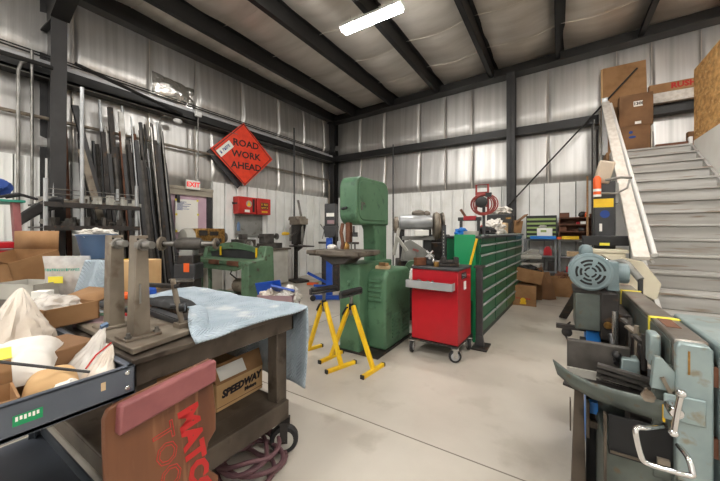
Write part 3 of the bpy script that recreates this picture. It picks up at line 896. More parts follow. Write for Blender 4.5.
bpy.context.view_layer.update()
ZC = 1.282
# red hand reel with coiled cord, on a pole
s = thing('cord_reel', 'red framed cord reel with coiled red cord on a dark pole', 'cord reel', (-.78, 4.12, ZC))
MB().cyl((0, 0, 0), (0, 0, .4), .018).box(-.06, .06, -.06, .06, 0, .012).build('pole', 'charcoal', s)
mb = MB().tube([(-.09, 0, .3), (-.09, 0, .64), (.05, 0, .64), (.05, 0, .3)], .013, 8).box(-.09, .05, -.012, .012, .5, .55).box(-.1, .06, -.012, .012, .36, .42)
mb.build('frame', 'frame_red', s, bevel=.002)
mb = MB()
for q in range(6):
    r_ = .12+.012*(q % 3)
    mb.tube([(r_*math.cos(a_*PI/10)+.01*q-.02, -.035-.012*(q // 2)+.01*math.sin(a_+q), .39+r_*math.sin(a_*PI/10)*(.95-.02*q)) for a_ in range(20)], .008, 6, closed=True)
mb.build('cord', 'cord_red', s)
MB().lathe([(.03, -.05), (.07, -.04), (.07, .04), (.03, .05)], (-.02, -.02, .42), 'y', 16).box(.03, .10, -.07, -.03, .48, .53).build('reel_hub', 'black_plastic', s)
# things on top of the drawer bank
b = thing('tool_chest', 'dark green metal chest standing on the far end of the drawer bank', 'chest', (-.90, 6.3, ZC))
MB().box(-.2, .2, -.2, .2, 0, .36).build('body', 'charcoal', b, bevel=.006)
MB().box(-.2, .22, -.215, -.2, .2, .34).build('drawer', 'black_plastic', b, bevel=.004)
MB().box(-.01, .03, -.22, -.215, .26, .29).build('label', 'paper', b)
MB().box(.12, .2, -.22, -.215, .27, .3).build('sticker', 'brass', b)
one('wooden_tray', MB().box(-1.0, -.74, 5.82, 6.06, ZC, ZC+.2), 'pale_wood', 'pale wooden box in front of the dark chest on the drawer bank', 'box', bevel=.006)
one('plastic_bag', MB().lump((-.9, 5.46, ZC), (.34, .36, .23), .5, 2.5, 5), 'bag_white', 'crumpled white plastic bag on the drawer bank beside the red canister', 'bag')
one('plastic_bag', MB().lump((-.9, 6.28, ZC+.362), (.36, .3, .14), .5, 3, 8), 'bag_white', 'crumpled white bag and black cloth on the dark chest', 'bag')
one('red_canister', MB().lathe([(.04, 0), (.04, .13), (.03, .15)], (-.98, 5.1, ZC), n=16), 'cabinet_red', 'red canister on the drawer bank left of the white bag', 'canister')
one('black_toolbag', MB().lump((-.86, 4.72, ZC), (.24, .34, .12), .3, 2, 11), 'black_rubber', 'black tool bag lying low on the near part of the drawer bank', 'bag')
b = thing('carton', 'torn open brown carton leaning at the far end of the drawer bank', 'cardboard box', (-.66, 6.86, ZC))
MB().obox((-.02, -.02, .14), (.14, .2, .24), (R(0), R(8), R(20))).build('box', 'cardboard', b)
MB().obox((.06, -.06, .30), (.24, .2, .02), (R(0), R(-40), R(20))).build('flap', 'cardboard_dark', b)
b = thing('hand_press', 'black and red small press with tilted lever on the near end of the drawer bank', 'press', (-1.02, 4.42, ZC))
MB().box(-.14, .14, -.08, .08, 0, .03).box(-.13, -.1, -.03, .03, .03, .22).box(.1, .13, -.03, .03, .03, .22).box(-.15, .15, -.04, .04, .2, .25).build('frame', 'charcoal', b, bevel=.005)
MB().box(-.07, .09, -.06, .06, .205, .265).build('red_cover', 'cabinet_red', b, bevel=.006)
MB().bar((-.05, 0, .25), (-.12, 0, .36), .03).build('lever', 'brown_wood', b)
one('blue_tarp', MB().lump((-1.06, 4.14, ZC), (.16, .24, .1), .3, 2, 14), 'sky_blue', 'folded bright blue tarp at the near end of the drawer bank', 'tarp')
one('tape_roll', MB().lathe([(.05, 0), (.09, 0), (.09, .06), (.05, .06)], (-.92, 4.06, ZC), n=20), 'light_grey', 'grey tape roll lying at the very end of the drawer bank', 'tape roll')

# ================================================================== work bench with the blanket
W = thing('steel_workbench', 'rusty brown steel workbench on casters under the pale blue blanket', 'workbench', (-2.4, 1.0, 0))
X = L3((-2.4, 1.0, 0))
BX0, BX1, BY0, BY1 = -4.2, -1.36, .54, 1.455
MB().xf(X).box(BX0, BX1, BY0, BY1, .835, .858).build('top', 'bench_steel', W, bevel=.003)
mb = MB().xf(X)
mb.box(BX0+.02, BX1-.03, BY0+.02, BY0+.03, .74, .835).box(BX0+.02, BX1-.03, BY1-.05, BY1-.03, .74, .835)
mb.box(BX1-.06, BX1-.03, BY0+.02, BY1-.03, .74, .835).box(BX0+.02, BX0+.05, BY0+.02, BY1-.03, .74, .835)
mb.build('apron', 'bench_steel', W, bevel=.003)
for x in (BX0+.08, BX1-.11):
    for y in (BY0+.08, BY1-.09):
        l = MB().xf(X).box(x-.04, x+.04, y-.04, y+.04, .2, .835).build('leg', 'bench_steel', W, bevel=.004)
        caster(W, x+2.4+(.06 if x > -2 else 0), y-1.0, .085, .2, 'light_grey', R(-48 if x > -2 else 20), 'dark_iron', .024)
mb = MB().xf(X).box(BX0+.1, BX1-.2, BY0+.05, BY1-.06, .285, .30)
mb.box(BX1-.07, BX1-.04, BY0+.05, BY1-.06, .20, .31).box(BX1-.2, BX1-.07, BY0+.05, BY1-.06, .30, .306).box(BX0+.1, BX1-.06, BY0+.05, BY0+.08, .2, .285).box(BX0+.1, BX1-.06, BY1-.09, BY1-.06, .2, .285)
mb.build('lower_shelf', 'bench_steel', W, bevel=.003)
# moving blanket
ZB = .858
def uvgrid(name, f, nu, nv, su, sv, material, **kw):
    mb = MB().grid(f, nu, nv)
    o = mb.build(name, material, recalc=False, **kw)
    me = o.data
    uv = me.uv_layers.new(name='UVMap')
    w_ = nu+1
    for lp in me.loops:
        i, k = lp.vertex_index % w_, lp.vertex_index // w_
        uv.data[lp.index].uv = (i/nu*su, k/nv*sv)
    return o
TOP = 1.15
def bl(i, k):
    # k runs along the bench depth then down over its far end; i runs across it from left to right
    x = -2.55+1.215*i
    s_ = .30+k*1.27
    L = .78                                       # length lying on the bench
    edge = .05*math.sin(i*5)+.03*math.sin(i*11+1)
    if k*1.32 < L:
        y0 = .81+min(.24, .5*(1-i))+edge*.6
        y = y0+(1.462-y0)*k*1.32/L
        z = ZB+.012+.012*abs(noise.noise(Vector((x*4, y*4, 1))))+.02*max(0, noise.noise(Vector((x*2.2, y*2.2, 7))))
        q = k*1.32/L
        if q < .16 and .55 < i < .95:             # curled lip at the near edge
            a = (1-q/.16)*PI*1.1
            z += .03*(1-math.cos(a))*math.sin((i-.55)/.4*PI)
            y += .03*math.sin(a)*math.sin((i-.55)/.4*PI)
        if i > .955:
            z -= (i-.955)*.35
    else:
        d = k*1.32-L
        y = 1.482+.012*math.sin(i*9+d*3)+.01*math.sin(i*23)+.012
        z = ZB+.012-max(0, d-.03)
        x += .012*math.sin(d*7)*i
    return (x, y, z)
tag(uvgrid('moving_blanket', bl, 60, 60, 1.3, 1.32, 'quilt_blanket', solid=.008), 'pale blue quilted moving blanket spread over the workbench and hanging over its end', 'blanket')
# boxes on the lower shelf
b = thing('carton', 'open brown carton printed with a slanted dark logo on the workbench lower shelf', 'cardboard box', (-1.88, 1.24, .302), R(2))
MB().box(-.22, .22, -.17, .17, 0, .155).build('box', 'cardboard_light', b, bevel=.004)
fl = MB().faces([(.22, -.17, .155), (.22, .17, .155), (.16, .19, .25), (.16, -.19, .25), (.224, -.17, .155), (.224, .17, .155), (.164, .19, .25), (.164, -.19, .25)],
    [(0,1,2,3), (7,6,5,4), (0,4,5,1), (1,5,6,2), (2,6,7,3), (3,7,4,0)]).build('flap', 'cardboard', b)
def FP(u, v): return Vector((.2265-.06*v, -.18+.36*u, .155+.095*v))
MB().faces([FP(.1,.15), FP(.62,.15), FP(.62,.85), FP(.1,.85)], [(0,1,2,3)]).build('shipping_label', 'paper', fl, recalc=False)
MB().text('SPEEDWAY', .06, (.2215, .01, .095), (0, 1, .06), (0, 0.15, 1), bold=.003, sx=.95).text('Motors', .03, (.2215, .07, .055), (0, 1, .03), (0, 0, 1), bold=.002).build('lettering', 'print_ink', b, smooth=False)
MB().box(.2205, .222, -.17, .17, .02, .024).build('seam', 'cardboard_dark', b)
one('carton', MB().box(-2.5, -2.05, .8, 1.3, .302, .56), 'cardboard', 'plain brown carton in the shadow at the back of the workbench shelf', 'cardboard box', bevel=.006)
one('dark_bin', MB().box(-3.1, -2.6, .75, 1.3, .302, .6), 'charcoal', 'dark bin standing on the workbench shelf behind the plain carton', 'bin', bevel=.01)
# coiled hose on the floor
mb = MB(); pts = []
for q in range(150):
    a = q*PI/14; r_ = .14+.05*math.sin(q*.31)+.035*math.sin(q*.11)
    pts.append((-1.50+r_*math.cos(a)*1.15, 1.17+r_*math.sin(a)*1.0, .016+.0006*q+.008*math.sin(q*.7)))
one('air_hose', mb.tube(pts, .0125, 8), 'hose', 'dusty mauve air hose lying coiled on the floor beneath the workbench', 'hose')

# two-post steel fixture on the bench
F = thing('two_post_fixture', 'welded steel fixture of two tapered posts on a base plate, on the workbench', 'fixture', (-1.68, .68, ZB))
X = L3((-1.68, .68, ZB))
MB().xf(X).prism([(-2.02, .56), (-1.395, .555), (-1.45, .82), (-1.95, .82)], 'z', ZB+.008, ZB+.03).build('base_plate', 'beige_steel', F, bevel=.003)
for (x, y, w0, w1) in ((-1.82, .645, .064, .05), (-1.555, .64, .066, .044)):
    P_ = MB().xf(X)
    h_ = .47
    P_.prism([(y-w0/2, ZB+.03), (y+w0/2, ZB+.03), (y+w1/2, ZB+h_), (y-w1/2, ZB+h_)], 'x', x+.03, x+.04)
    P_.prism([(y-w0/2, ZB+.03), (y-w0/2+.008, ZB+.03), (y-w1/2+.008, ZB+h_), (y-w1/2, ZB+h_)], 'x', x-.03, x+.03)
    P_.prism([(y+w0/2-.008, ZB+.03), (y+w0/2, ZB+.03), (y+w1/2, ZB+h_), (y+w1/2-.008, ZB+h_)], 'x', x-.03, x+.03)
    p = P_.build('post', 'beige_steel', F, bevel=.002)
    MB().xf(X).box(x-.05, x+.06, y-.07, y+.07, ZB+.03, ZB+.042).build('foot', 'beige_steel', F, bevel=.003)
    MB().xf(X).cyl((x+.02, y, ZB+.43), (x+.055, y, ZB+.43), .026).cyl((x+.055, y, ZB+.43), (x+.115, y+.005, ZB+.43), .016).build('spindle', 'steel', p, bevel=.002)
    mb = MB().xf(X)
    for s_ in (-.018, .018): mb.cyl((x+.04, y+s_, ZB+.455), (x+.043, y+s_, ZB+.455), .004)
    mb.build('bolt_hole', 'void_shade', p)
    for s_ in (-.055, .055): MB().xf(X).lathe([(.014, ZB+.042), (.014, ZB+.052), (.008, ZB+.052), (.008, ZB+.065)], (x+.045, y+s_, 0), 'z', 6).build('anchor_nut', 'steel', F)
MB().xf(X).box(-1.789, -1.785, .615, .668, ZB+.20, ZB+.27).build('patch_plate', 'beige_steel', F)
MB().xf(X).tube([(-1.524, .63, ZB+.18), (-1.51, .63, ZB+.18), (-1.51, .63, ZB+.26), (-1.524, .63, ZB+.26)], .004, 6).build('handle', 'steel', F)
F2 = thing('steel_rest', 'angle iron rest with a slanted pipe post and black clamp knob, on the blanket edge', 'fixture', (-1.52, .9, ZB+.02))
X = L3((-1.52, .9, ZB+.02))
MB().xf(X).bar((-1.95, .865, ZB+.036), (-1.55, .835, ZB+.036), .035, .024).bar((-1.95, .87, ZB+.052), (-1.55, .84, ZB+.052), .04, .006).build('angle_bar', 'charcoal', F2, bevel=.002)
MB().xf(X).tube([(-1.525, .815, ZB+.04), (-1.548, .80, ZB+.16), (-1.565, .79, ZB+.26)], .012, 10).box(-1.56, -1.50, .79, .85, ZB+.024, ZB+.05).build('post', 'beige_steel', F2)
MB().xf(X).cyl((-1.565, .78, ZB+.13), (-1.53, .82, ZB+.13), .011).cyl((-1.525, .80, ZB+.125), (-1.51, .82, ZB+.125), .02).build('clamp_knob', 'black_plastic', F2)
MB().xf(X).bar((-1.80, .76, ZB+.215), (-1.54, .80, ZB+.225), .022, .02).build('top_bar', 'dark_iron', F2, bevel=.004)
one('black_sleeve', MB().pillow(((-2.02, .86, ZB+.07), (-1.98, .98, ZB+.07), (-1.72, 1.0, ZB+.07), (-1.75, .88, ZB+.07)), .035, 21, 20, .5), 'black_rubber', 'crumpled black rubber sleeve lying behind the two posts', 'sleeve')
one('dark_block', MB().box(-2.0, -1.76, .89, .97, ZB+.03, ZB+.07), 'dark_iron', 'dark iron block under the black rubber sleeve', 'block', bevel=.006)
# ================================================================== grey tray rack in the near left corner
T = thing('tray_rack', 'dark grey bolted steel shelf rack with lipped top tray', 'shelf rack', (-1.62, -.05, 0))
X = L3((-1.62, -.05, 0))
TX0, TX1, TY0, TY1, TZ = -2.25, -1.20, -.75, .485, .815
MB().xf(X).box(TX0, TX1, TY0, TY1, TZ-.012, TZ).build('tray_floor', 'tray_grey', T)
mb = MB().xf(X).box(TX1-.006, TX1, TY0, TY1, TZ-.012, TZ+.085).box(TX0, TX0+.006, TY0, TY1, TZ-.012, TZ+.085).box(TX0, TX1, TY1-.006, TY1, TZ-.012, TZ+.085).box(TX0, TX1, TY0, TY0+.006, TZ-.012, TZ+.085)
mb.box(TX1-.022, TX1, TY0, TY1, TZ+.078, TZ+.085).box(TX0, TX1, TY1-.02, TY1, TZ+.078, TZ+.085)
rim = mb.build('tray_rim', 'tray_grey', T, bevel=.002)
for z in (TZ+.015, TZ+.065): MB().xf(X).lathe([(.008, 0), (.008, .002), (.005, .005)], (TX1-.001, TY1-.022, z), 'x', 12).build('bolt', 'bright_steel', rim)
for x in (TX0+.03, TX1-.03):
    for y in (TY0+.03, TY1-.03):
        MB().xf(X).box(x-.022, x+.022, y-.003, y+.0, 0, TZ).box(x-.003, x, y-.022, y+.022, 0, TZ).build('post', 'tray_grey', T)
MB().xf(X).box(TX0, TX1, TY0, TY1, .3, .312).box(TX1-.006, TX1, TY0, TY1, .3, .36).box(TX0, TX1, TY1-.006, TY1, .3, .36).build('lower_shelf', 'tray_grey', T)
st_ = MB().xf(X).box(TX1, TX1+.001, .205, .262, TZ+.022, TZ+.05).build('sticker', 'bright_green', T)
mb = MB().xf(X)
for q in range(6): mb.box(TX1+.001, TX1+.0014, .21+.008*q, .215+.008*q, TZ+.034+.002*(q % 2), TZ+.046)
mb.build('print', 'paper', st_)
MB().xf(X).box(TX1, TX1+.001, .392, .404, TZ+.035, TZ+.06).build('shield_label', 'pale_wood', T)
for k, (x, y, w_, d_, h_, lab) in enumerate(((-1.5, .25, .2, .3, .1, 'pale plastic wrapped parcel on the low shelf of the tray rack'), (-1.45, -.05, .16, .2, .14, 'white parcel beside the wrapped one on the low shelf of the tray rack'))):
    one('parcel', MB().lump((x, y, .313), (w_, d_, h_), .35, 2.5, 30+k, 3), 'bag_tan' if k else 'bag_white', lab, 'parcel')
# clutter on the tray
def tilt(c, rx, ry, rz):
    from mathutils import Euler
    return Matrix.Translation(c) @ Euler((R(rx), R(ry), R(rz))).to_matrix().to_4x4()
def open_box(name, label, loc, d, rz, m='cardboard', flaps=((1, 60), (-1, 30)), rx=0, ry=0, t=.006, cat='cardboard box'):
    b = thing(name, label, cat, loc, rz)
    b.rotation_euler = (R(rx), R(ry), rz)
    w_, l_, h_ = d
    mb = MB().box(-w_/2, w_/2, -l_/2, l_/2, 0, t)
    mb.box(-w_/2, -w_/2+t, -l_/2, l_/2, 0, h_).box(w_/2-t, w_/2, -l_/2, l_/2, 0, h_).box(-w_/2, w_/2, -l_/2, -l_/2+t, 0, h_).box(-w_/2, w_/2, l_/2-t, l_/2, 0, h_)
    mb.build('box', m, b)
    for s_, a in flaps:
        if abs(s_) == 1:
            x0 = s_*w_/2; L_ = w_*.45
            q = (math.cos(R(a))*L_*s_, math.sin(R(a))*L_)
            MB().faces([(x0, -l_/2, h_), (x0, l_/2, h_), (x0+q[0], l_/2, h_+q[1]), (x0+q[0], -l_/2, h_+q[1])], [(0,1,2,3)]).build('flap', m, b, solid=t)
        else:
            s2 = s_/2; y0 = s2*l_/2; L_ = w_*.45
            q = (math.cos(R(a))*L_*s2, math.sin(R(a))*L_)
            MB().faces([(-w_/2, y0, h_), (w_/2, y0, h_), (w_/2, y0+q[0], h_+q[1]), (-w_/2, y0+q[0], h_+q[1])], [(0,1,2,3)]).build('flap', m, b, solid=t)
    return b
b = open_box('carton', 'brown carton full of bubble wrap between the grey tray and the workbench', (-2.09, .50, .903), (.28, .22, .09), R(14), 'cardboard', ((2, 15),))
one('bubble_wrap', MB().lump((-2.09, .50, .912), (.26, .2, .12), .2, 2, 41, 5), 'bubble_wrap', 'clear bubble wrap filling the brown carton beside the plastic sack', 'bubble wrap')
one('carton', MB().xf(tilt((-1.60, .385, TZ), 0, 0, 12)).box(-.10, .10, -.085, .085, 0, .11), 'cardboard_dark', 'closed dark brown carton on the grey tray in front of the bubble wrap carton', 'cardboard box', bevel=.004)
one('plastic_sack', MB().tipbag((-1.835, .30, TZ), .12, (-1.90, .35, 1.11), 3.3, 48, 30, .95), 'bag_tan', 'big cloudy plastic sack gathered upward at the left end of the grey tray', 'bag')
one('plastic_sheet', MB().pillow(((-1.74, .12, .90), (-1.57, .40, .93), (-1.40, .32, .865), (-1.40, .08, .88)), .055, 4, 30, .5), 'bag_white', 'flat white plastic bag with pointed corners and a yellow patch on the grey tray', 'bag')
one('packing_carton', MB().xf(tilt((-1.55, .20, TZ), 0, 0, 10)).box(-.10, .10, -.12, .10, 0, .055), 'cardboard', 'flat brown carton beneath the white plastic bag on the tray', 'cardboard box')
one('yellow_patch', MB().xf(tilt((-1.475, .215, .962), 0, 20, -8)).box(-.03, .03, -.035, .035, 0, .002), 'yellow_tape', 'yellow patch on the flat white plastic bag', 'patch')
zb = one('zip_bag', MB().tipbag((-1.43, .40, TZ), .075, (-1.50, .50, .975), 1.1, 48, 24), 'bubble_wrap', 'clear pointed plastic bag rising from the tray, blue clip at its tip', 'bag')
p_ = MB().xf(tilt((-1.50, .50, .97), 20, 30, 20)).box(-.006, .006, -.012, .012, 0, .02).build('clip', 'tub_blue', zb); p_.matrix_parent_inverse = Matrix.Translation(-zb.location)
zb = one('zip_bag', MB().tipbag((-1.305, .405, TZ), .06, (-1.36, .475, .94), 6.1, 48, 24), 'bag_tan', 'creased pointed bag with purple seal against the rim corner of the tray', 'bag')
p_ = MB().tube([(-1.30, .385, .90), (-1.33, .42, .925), (-1.362, .475, .945)], .003, 6).build('seal', 'print_red', zb); p_.matrix_parent_inverse = Matrix.Translation(-zb.location)
one('kraft_bag', MB().pillow(((-1.42, .27, .85), (-1.40, .39, .86), (-1.27, .37, .835), (-1.30, .23, .835)), .05, 9, 20, .5), 'cardboard_light', 'crumpled kraft paper bag lying on the tray under the black rod', 'bag')
one('small_bag', MB().lump((-1.265, .335, TZ), (.07, .11, .07), .4, 3, 49, 4), 'bag_white', 'little clear bag of parts tucked against the front rim of the tray', 'bag')
one('black_rod', MB().cyl((-1.385, .12, 1.012), (-1.30, .395, .885), .0045, n=8), 'charcoal', 'thin black rod lying slanted over the bags on the grey tray', 'rod')
b = open_box('carton', 'shallow open carton at the near end of the grey tray', (-1.305, .13, TZ), (.15, .2, .085), R(-4), 'cardboard', ((-1, 60),))
# creeper board leaning on the rack
K = thing('mechanic_creeper', 'brown wooden creeper board with mauve pad and red lettering standing on end', 'creeper', (-1.12, .57, 0), 0)
X = Matrix.Rotation(R(-4.5), 4, 'Y') @ Matrix.Diagonal((1, 1.1, 1.045, 1))
# local: y across the board, z along it, x outward to the camera
out = [(-.155, .02), (.165, .0), (.165, .36), (.135, .40), (.12, .45), (.135, .50), (.165, .53), (.168, .60), (.162, .70), (.163, .795), (.15, .803), (-.135, .772), (-.155, .765), (-.167, .74), (-.168, .60), (-.16, .3)]
MB().xf(X).prism(out, 'x', -.009, .009).build('board', 'bench_wood', K, bevel=.006)
MB().xf(X).prism([(-.140, .685), (.156, .722), (.160, .800), (-.134, .770)], 'x', .0, .042).build('head_pad', 'pad_red', K, bevel=.008, seg=3)
mb = MB()
yd = Vector((0, 1, 0)); 
xd = (X.to_3x3() @ Vector((0, .12, -1))).normalized()
nn = (X.to_3x3() @ Vector((1, 0, 0)))
up = nn.cross(xd)
mb.text('MATCO', .098, X @ Vector((.0095, .062, .665)), xd, up, .0006, 'LEFT', .005, 1.05)
mb.build('lettering', 'letter_red', K, smooth=False)
# outlined second line
cu = bpy.data.curves.new('lettering', 'FONT'); cu.body = 'TOOLS'; cu.size = .098; cu.align_x = 'LEFT'; cu.align_y = 'CENTER'
cu.fill_mode = 'NONE'; cu.bevel_depth = .0016; cu.resolution_u = 2
to = bpy.data.objects.new('lettering', cu)
me = bpy.data.meshes.new_from_object(to)
og = X @ Vector((.0085, -.02, .645))
mb = MB().faces([og + xd*v.co.x*1.05 + up*v.co.y + nn*v.co.z for v in me.vertices], [tuple(p.vertices) for p in me.polygons])
mb.build('outline_lettering', 'letter_red', K, smooth=False)
bpy.data.objects.remove(to)
for y in (-.12, .12):
    MB().lathe([(.01, -.012), (.035, -.012), (.035, .012), (.01, .012)], (-.05, y, .08), 'y', 16).build('caster_wheel', 'black_rubber', K)

# ================================================================== clutter on the left end of the bench
b = open_box('carton', 'large open brown carton tipped forward, nearest to the left edge', (-3.84, .70, ZB+.05), (.36, .46, .24), R(-66), 'cardboard', ((1, 40), (-1, 75)), 0, 14)
one('carton', MB().xf(tilt((-3.62, .98, ZB), 0, 0, -62)).box(-.10, .10, -.1, .1, 0, .17), 'cardboard', 'small closed brown carton below the large open one', 'cardboard box', bevel=.005)
b = open_box('white_tub', 'shallow grey white plastic tub under the large open carton', (-3.32, .66, ZB), (.22, .36, .11), R(-66), 'light_grey', (), cat='tub')
z_ = thing('zip_bag', 'upright clear plastic bag with green print and a yellow label on the workbench', 'bag', (-3.14, .82, ZB), R(38))
def f(i, k):
    x = -.165+.33*i; z = .0+.30*k
    return (x+.012*math.sin(k*4), -.03*math.sin(PI*k)*math.sin(PI*i)-.012*noise.noise(Vector((x*9, z*9, 3))), z)
fr = MB().grid(f, 16, 16)
def g(i, k):
    p = f(1-i, k); return (p[0], -p[1]+.02*(1-k), p[2])
fr.grid(g, 16, 16)
fr.build('bag', 'clear_plastic', z_, recalc=False)
MB().marks((.0, -.045, .20), (1, 0, 0), (0, 0, 1), .24, .02, 15, 5).build('lettering', 'teal', z_, smooth=False)
MB().box(-.1, .0, -.043, -.041, .10, .15).build('yellow_label', 'yellow_tape', z_)
one('cardboard_piece', MB().obox((-3.15, .86, ZB+.055), (.2, .05, .11), (0, 0, R(38))), 'cardboard_dark', 'dark brown piece of carton inside the clear bag base', 'cardboard')
one('white_box', MB().obox((-2.84, .62, ZB+.05), (.09, .06, .10), (0, 0, R(40))), 'paper', 'small white box with black print between the bags and the clear bag', 'box', bevel=.003)
t = thing('plastic_tub', 'blue grey plastic tub filled with rags behind the clear bag', 'tub', (-3.84, 1.22, ZB+.22))
MB().lathe([(.11, 0), (.155, .22), (.165, .22), (.165, .235), (.15, .235), (.145, .225), (.105, .01)], (0, 0, 0), 'z', 28).build('tub', 'tub_blue', t)
one('rag', MB().lump((-3.84, 1.22, ZB+.42), (.27, .27, .09), .4, 2.6, 51), 'bag_white', 'white and red rags heaped in the blue grey tub', 'rags')
one('shelf_block', MB().box(-4.02, -3.66, 1.05, 1.40, ZB, ZB+.218), 'dark_iron', 'dark block under the blue grey tub', 'block')
one('glass_jar', MB().lathe([(.045, 0), (.045, .16), (.04, .17)], (-3.52, 1.0, ZB), n=18), 'light_grey', 'pale grey canister beside the blue grey tub', 'canister')
one('yellow_pencil', MB().bar((-3.42, 1.12, ZB+.215), (-2.86, 1.22, ZB+.262), .018, .018), 'yellow', 'long yellow stick lying in front of the blue grey tub', 'stick')
one('carton', MB().obox((-2.94, 1.22, ZB+.125), (.24, .2, .25), (0, 0, R(20))), 'cardboard_light', 'pale carton standing behind the folded blue blanket', 'cardboard box', bevel=.005)
one('carton', MB().obox((-3.22, 1.2, ZB+.1), (.14, .2, .2), (0, 0, R(20))), 'blue', 'blue carton standing left of the pale carton on the bench', 'cardboard box', bevel=.005)
def fb(i, k):
    x = -.16+.32*i; z = .02+.26*k
    return (-2.76+x*.4+.04*k, .83+x*.42+.06*k+.02*math.sin(6*i), ZB+.005+z)
tag(uvgrid('folded_blanket', fb, 14, 14, .3, .3, 'quilt_blanket', solid=.05), 'folded pale blue quilted blanket propped beside the left post of the fixture', 'blanket')
cl = [('red_marker', 'cabinet_red', (-2.05, .80), (.10, .022, .022), 25, 'red marker lying on the bench in front of the folded blanket'),
      ('green_tape', 'bright_green', (-2.12, .72), (.07, .05, .03), 5, 'green tape roll lying on the bench beside the red marker'),
      ('black_pliers', 'charcoal', (-2.2, .86), (.16, .04, .025), 50, 'black pliers on the bench under the folded blanket'),
      ('steel_wrench', 'bright_steel', (-2.28, .76), (.18, .03, .012), 12, 'steel wrench lying on the bench left of the green tape'),
      ('mauve_cloth', 'mauve', (-2.0, .66), (.2, .14, .03), 30, 'folded mauve shop cloth lying beside the left post of the fixture'),
      ('red_jar', 'cabinet_red', (-2.36, .70), (.03, .03, .035), 0, 'small red cap standing on the bench near the white box'),
      ('paper_slip', 'paper', (-1.60, .50), (.12, .05, .002), 35, 'white paper slip lying at the tray end of the bench'),
      ('orange_box', 'orange', (-2.62, 1.0), (.06, .04, .05), 10, 'small orange box on the bench behind the two posts'),
      ('blue_cup', 'blue', (-2.56, 1.14), (.06, .06, .07), 0, 'small blue box standing on the bench behind the two posts'),
      ('brown_handle', 'brown_wood', (-2.3, .62), (.2, .03, .03), 60, 'brown wooden handle lying on the bench behind the bubble wrap carton'),
      ('black_tape', 'charcoal', (-2.44, .84), (.08, .08, .04), 20, 'black tape roll lying on the bench before the folded blanket'),
      ('white_card', 'paper', (-2.5, .68), (.2, .12, .004), 20, 'white card lying on the bench beside the clear bag'),
      ('teal_pliers', 'teal', (-2.24, .9), (.14, .03, .02), 80, 'teal handled pliers lying on the bench by the folded blanket'),
      ('rusty_bar', 'rust', (-2.2, 1.0), (.26, .03, .02), 15, 'rusty bar lying on the bench behind the left post of the fixture'),
      ('drill_box', 'yellow', (-3.95, .58), (.14, .07, .08), -30, 'yellow tool lying at the far left end of the workbench')]
for nm, m_, (x, y), d, rz, lab in cl:
    zz = ZB+.001 if y > .53 else ZB+.002
    if x > -2.5 and y > 1.05: zz = ZB+.03
    one(nm, MB().obox((x, y, zz+d[2]/2), d, (0, 0, R(rz))), m_, lab, lab.split(' lying')[0].split(' standing')[0].split(' on ')[0].split()[-1], bevel=min(d)*.3)
bpy.data.objects['paper_slip'].location.y += .09

# ================================================================== red frame stand with bandana, far left
s = thing('red_stand', 'red steel stand with a teal edged top by the left edge', 'stand', (-4.45, .72, 0))
MB().bar((.10, .12, 0), (-.02, .06, 1.63), .10, .05).bar((-.30, -.3, 0), (-.3, -.25, 1.60), .08, .05).build('frame', 'pad_red', s)
MB().box(-.4, .05, -.35, .2, 1.18, 1.24).box(-.4, .05, -.35, .2, 1.0, 1.16).build('red_box', 'cabinet_red', s, bevel=.01)
MB().box(-.42, .06, -.4, .12, 1.62, 1.645).build('top', 'teal', s, bevel=.006)
bd = MB().lump((-4.55, .52, 1.647), (.34, .44, .24), .25, 2, 61)
bd = one('bandana', bd, 'print_blue', 'blue cloth with red and white stripes heaped on the red stand', 'cloth')
mb = MB()
for q in range(3):
    z = 1.70+.05*q
    mb.tube([(-4.55+.17*math.cos(a)*1.02, .52+.22*math.sin(a)*1.02, z+.02*math.sin(a*2)) for a in [(-1.2+.2*k) for k in range(10)]], .012, 6)
p_ = mb.build('red_stripe', 'cabinet_red', bd); p_.matrix_parent_inverse = Matrix.Translation(-bd.location)
mb = MB()
for q in range(3):
    z = 1.725+.05*q
    mb.tube([(-4.55+.165*math.cos(a)*1.02, .52+.215*math.sin(a)*1.02, z+.02*math.sin(a*2)) for a in [(-1.2+.2*k) for k in range(10)]], .01, 6)
p_ = mb.build('white_stripe', 'paper', bd); p_.matrix_parent_inverse = Matrix.Translation(-bd.location)
one('black_cable', MB().tube([(-4.42, .66, 1.66), (-4.36, .78, 1.70), (-4.42, .92, 1.665), (-4.5, .82, 1.70), (-4.44, .72, 1.665)], .014, 8), 'black_rubber', 'black cable loop lying on the teal topped red stand', 'cable')
one('white_rag', MB().lump((-4.2, .66, 1.0), (.2, .2, .2), .35, 2.5, 63, flat=False), 'bag_white', 'white rag heaped beside the large open carton', 'rag')
bpy.data.objects['white_rag'].location = (-4.02, .8, ZB)

# ================================================================== metal stock rack against the left wall
Rk = thing('stock_rack', 'grey stock rack with two crowded shelves beside the left steel column', 'rack', (-5.55, 1.75, 0))
X = L3((-5.55, 1.75, 0))
for (x, y, z1) in ((-5.2, 1.16, 1.98), (-5.2, 1.50, 3.2), (-5.2, 2.12, 2.0), (-5.85, 2.12, 2.0)):
    MB().xf(X).cyl((x, y, 0), (x, y, z1), .022, n=12).build('post', 'silver_paint', Rk)
for z in (1.69, 1.40, .85):
    MB().xf(X).box(-5.86, -5.17, 1.14, 2.15, z-.02, z).box(-5.18, -5.165, 1.14, 2.15, z-.05, z+.01).build('shelf', 'dark_iron', Rk)
MB().xf(X).tube([(-5.2, 1.16, 1.80), (-5.2, 2.12, 1.80)], .006, 6).tube([(-5.2, 1.16, 1.86), (-5.2, 2.12, 1.86)], .006, 6).build('guard_wire', 'steel', Rk)
sh = thing('rubber_sheet', 'wide black rubber strip drooping from the left end of the stock rack', 'sheet', (-5.5, 1.2, 1.40))
X = L3((-5.5, 1.2, 1.40))
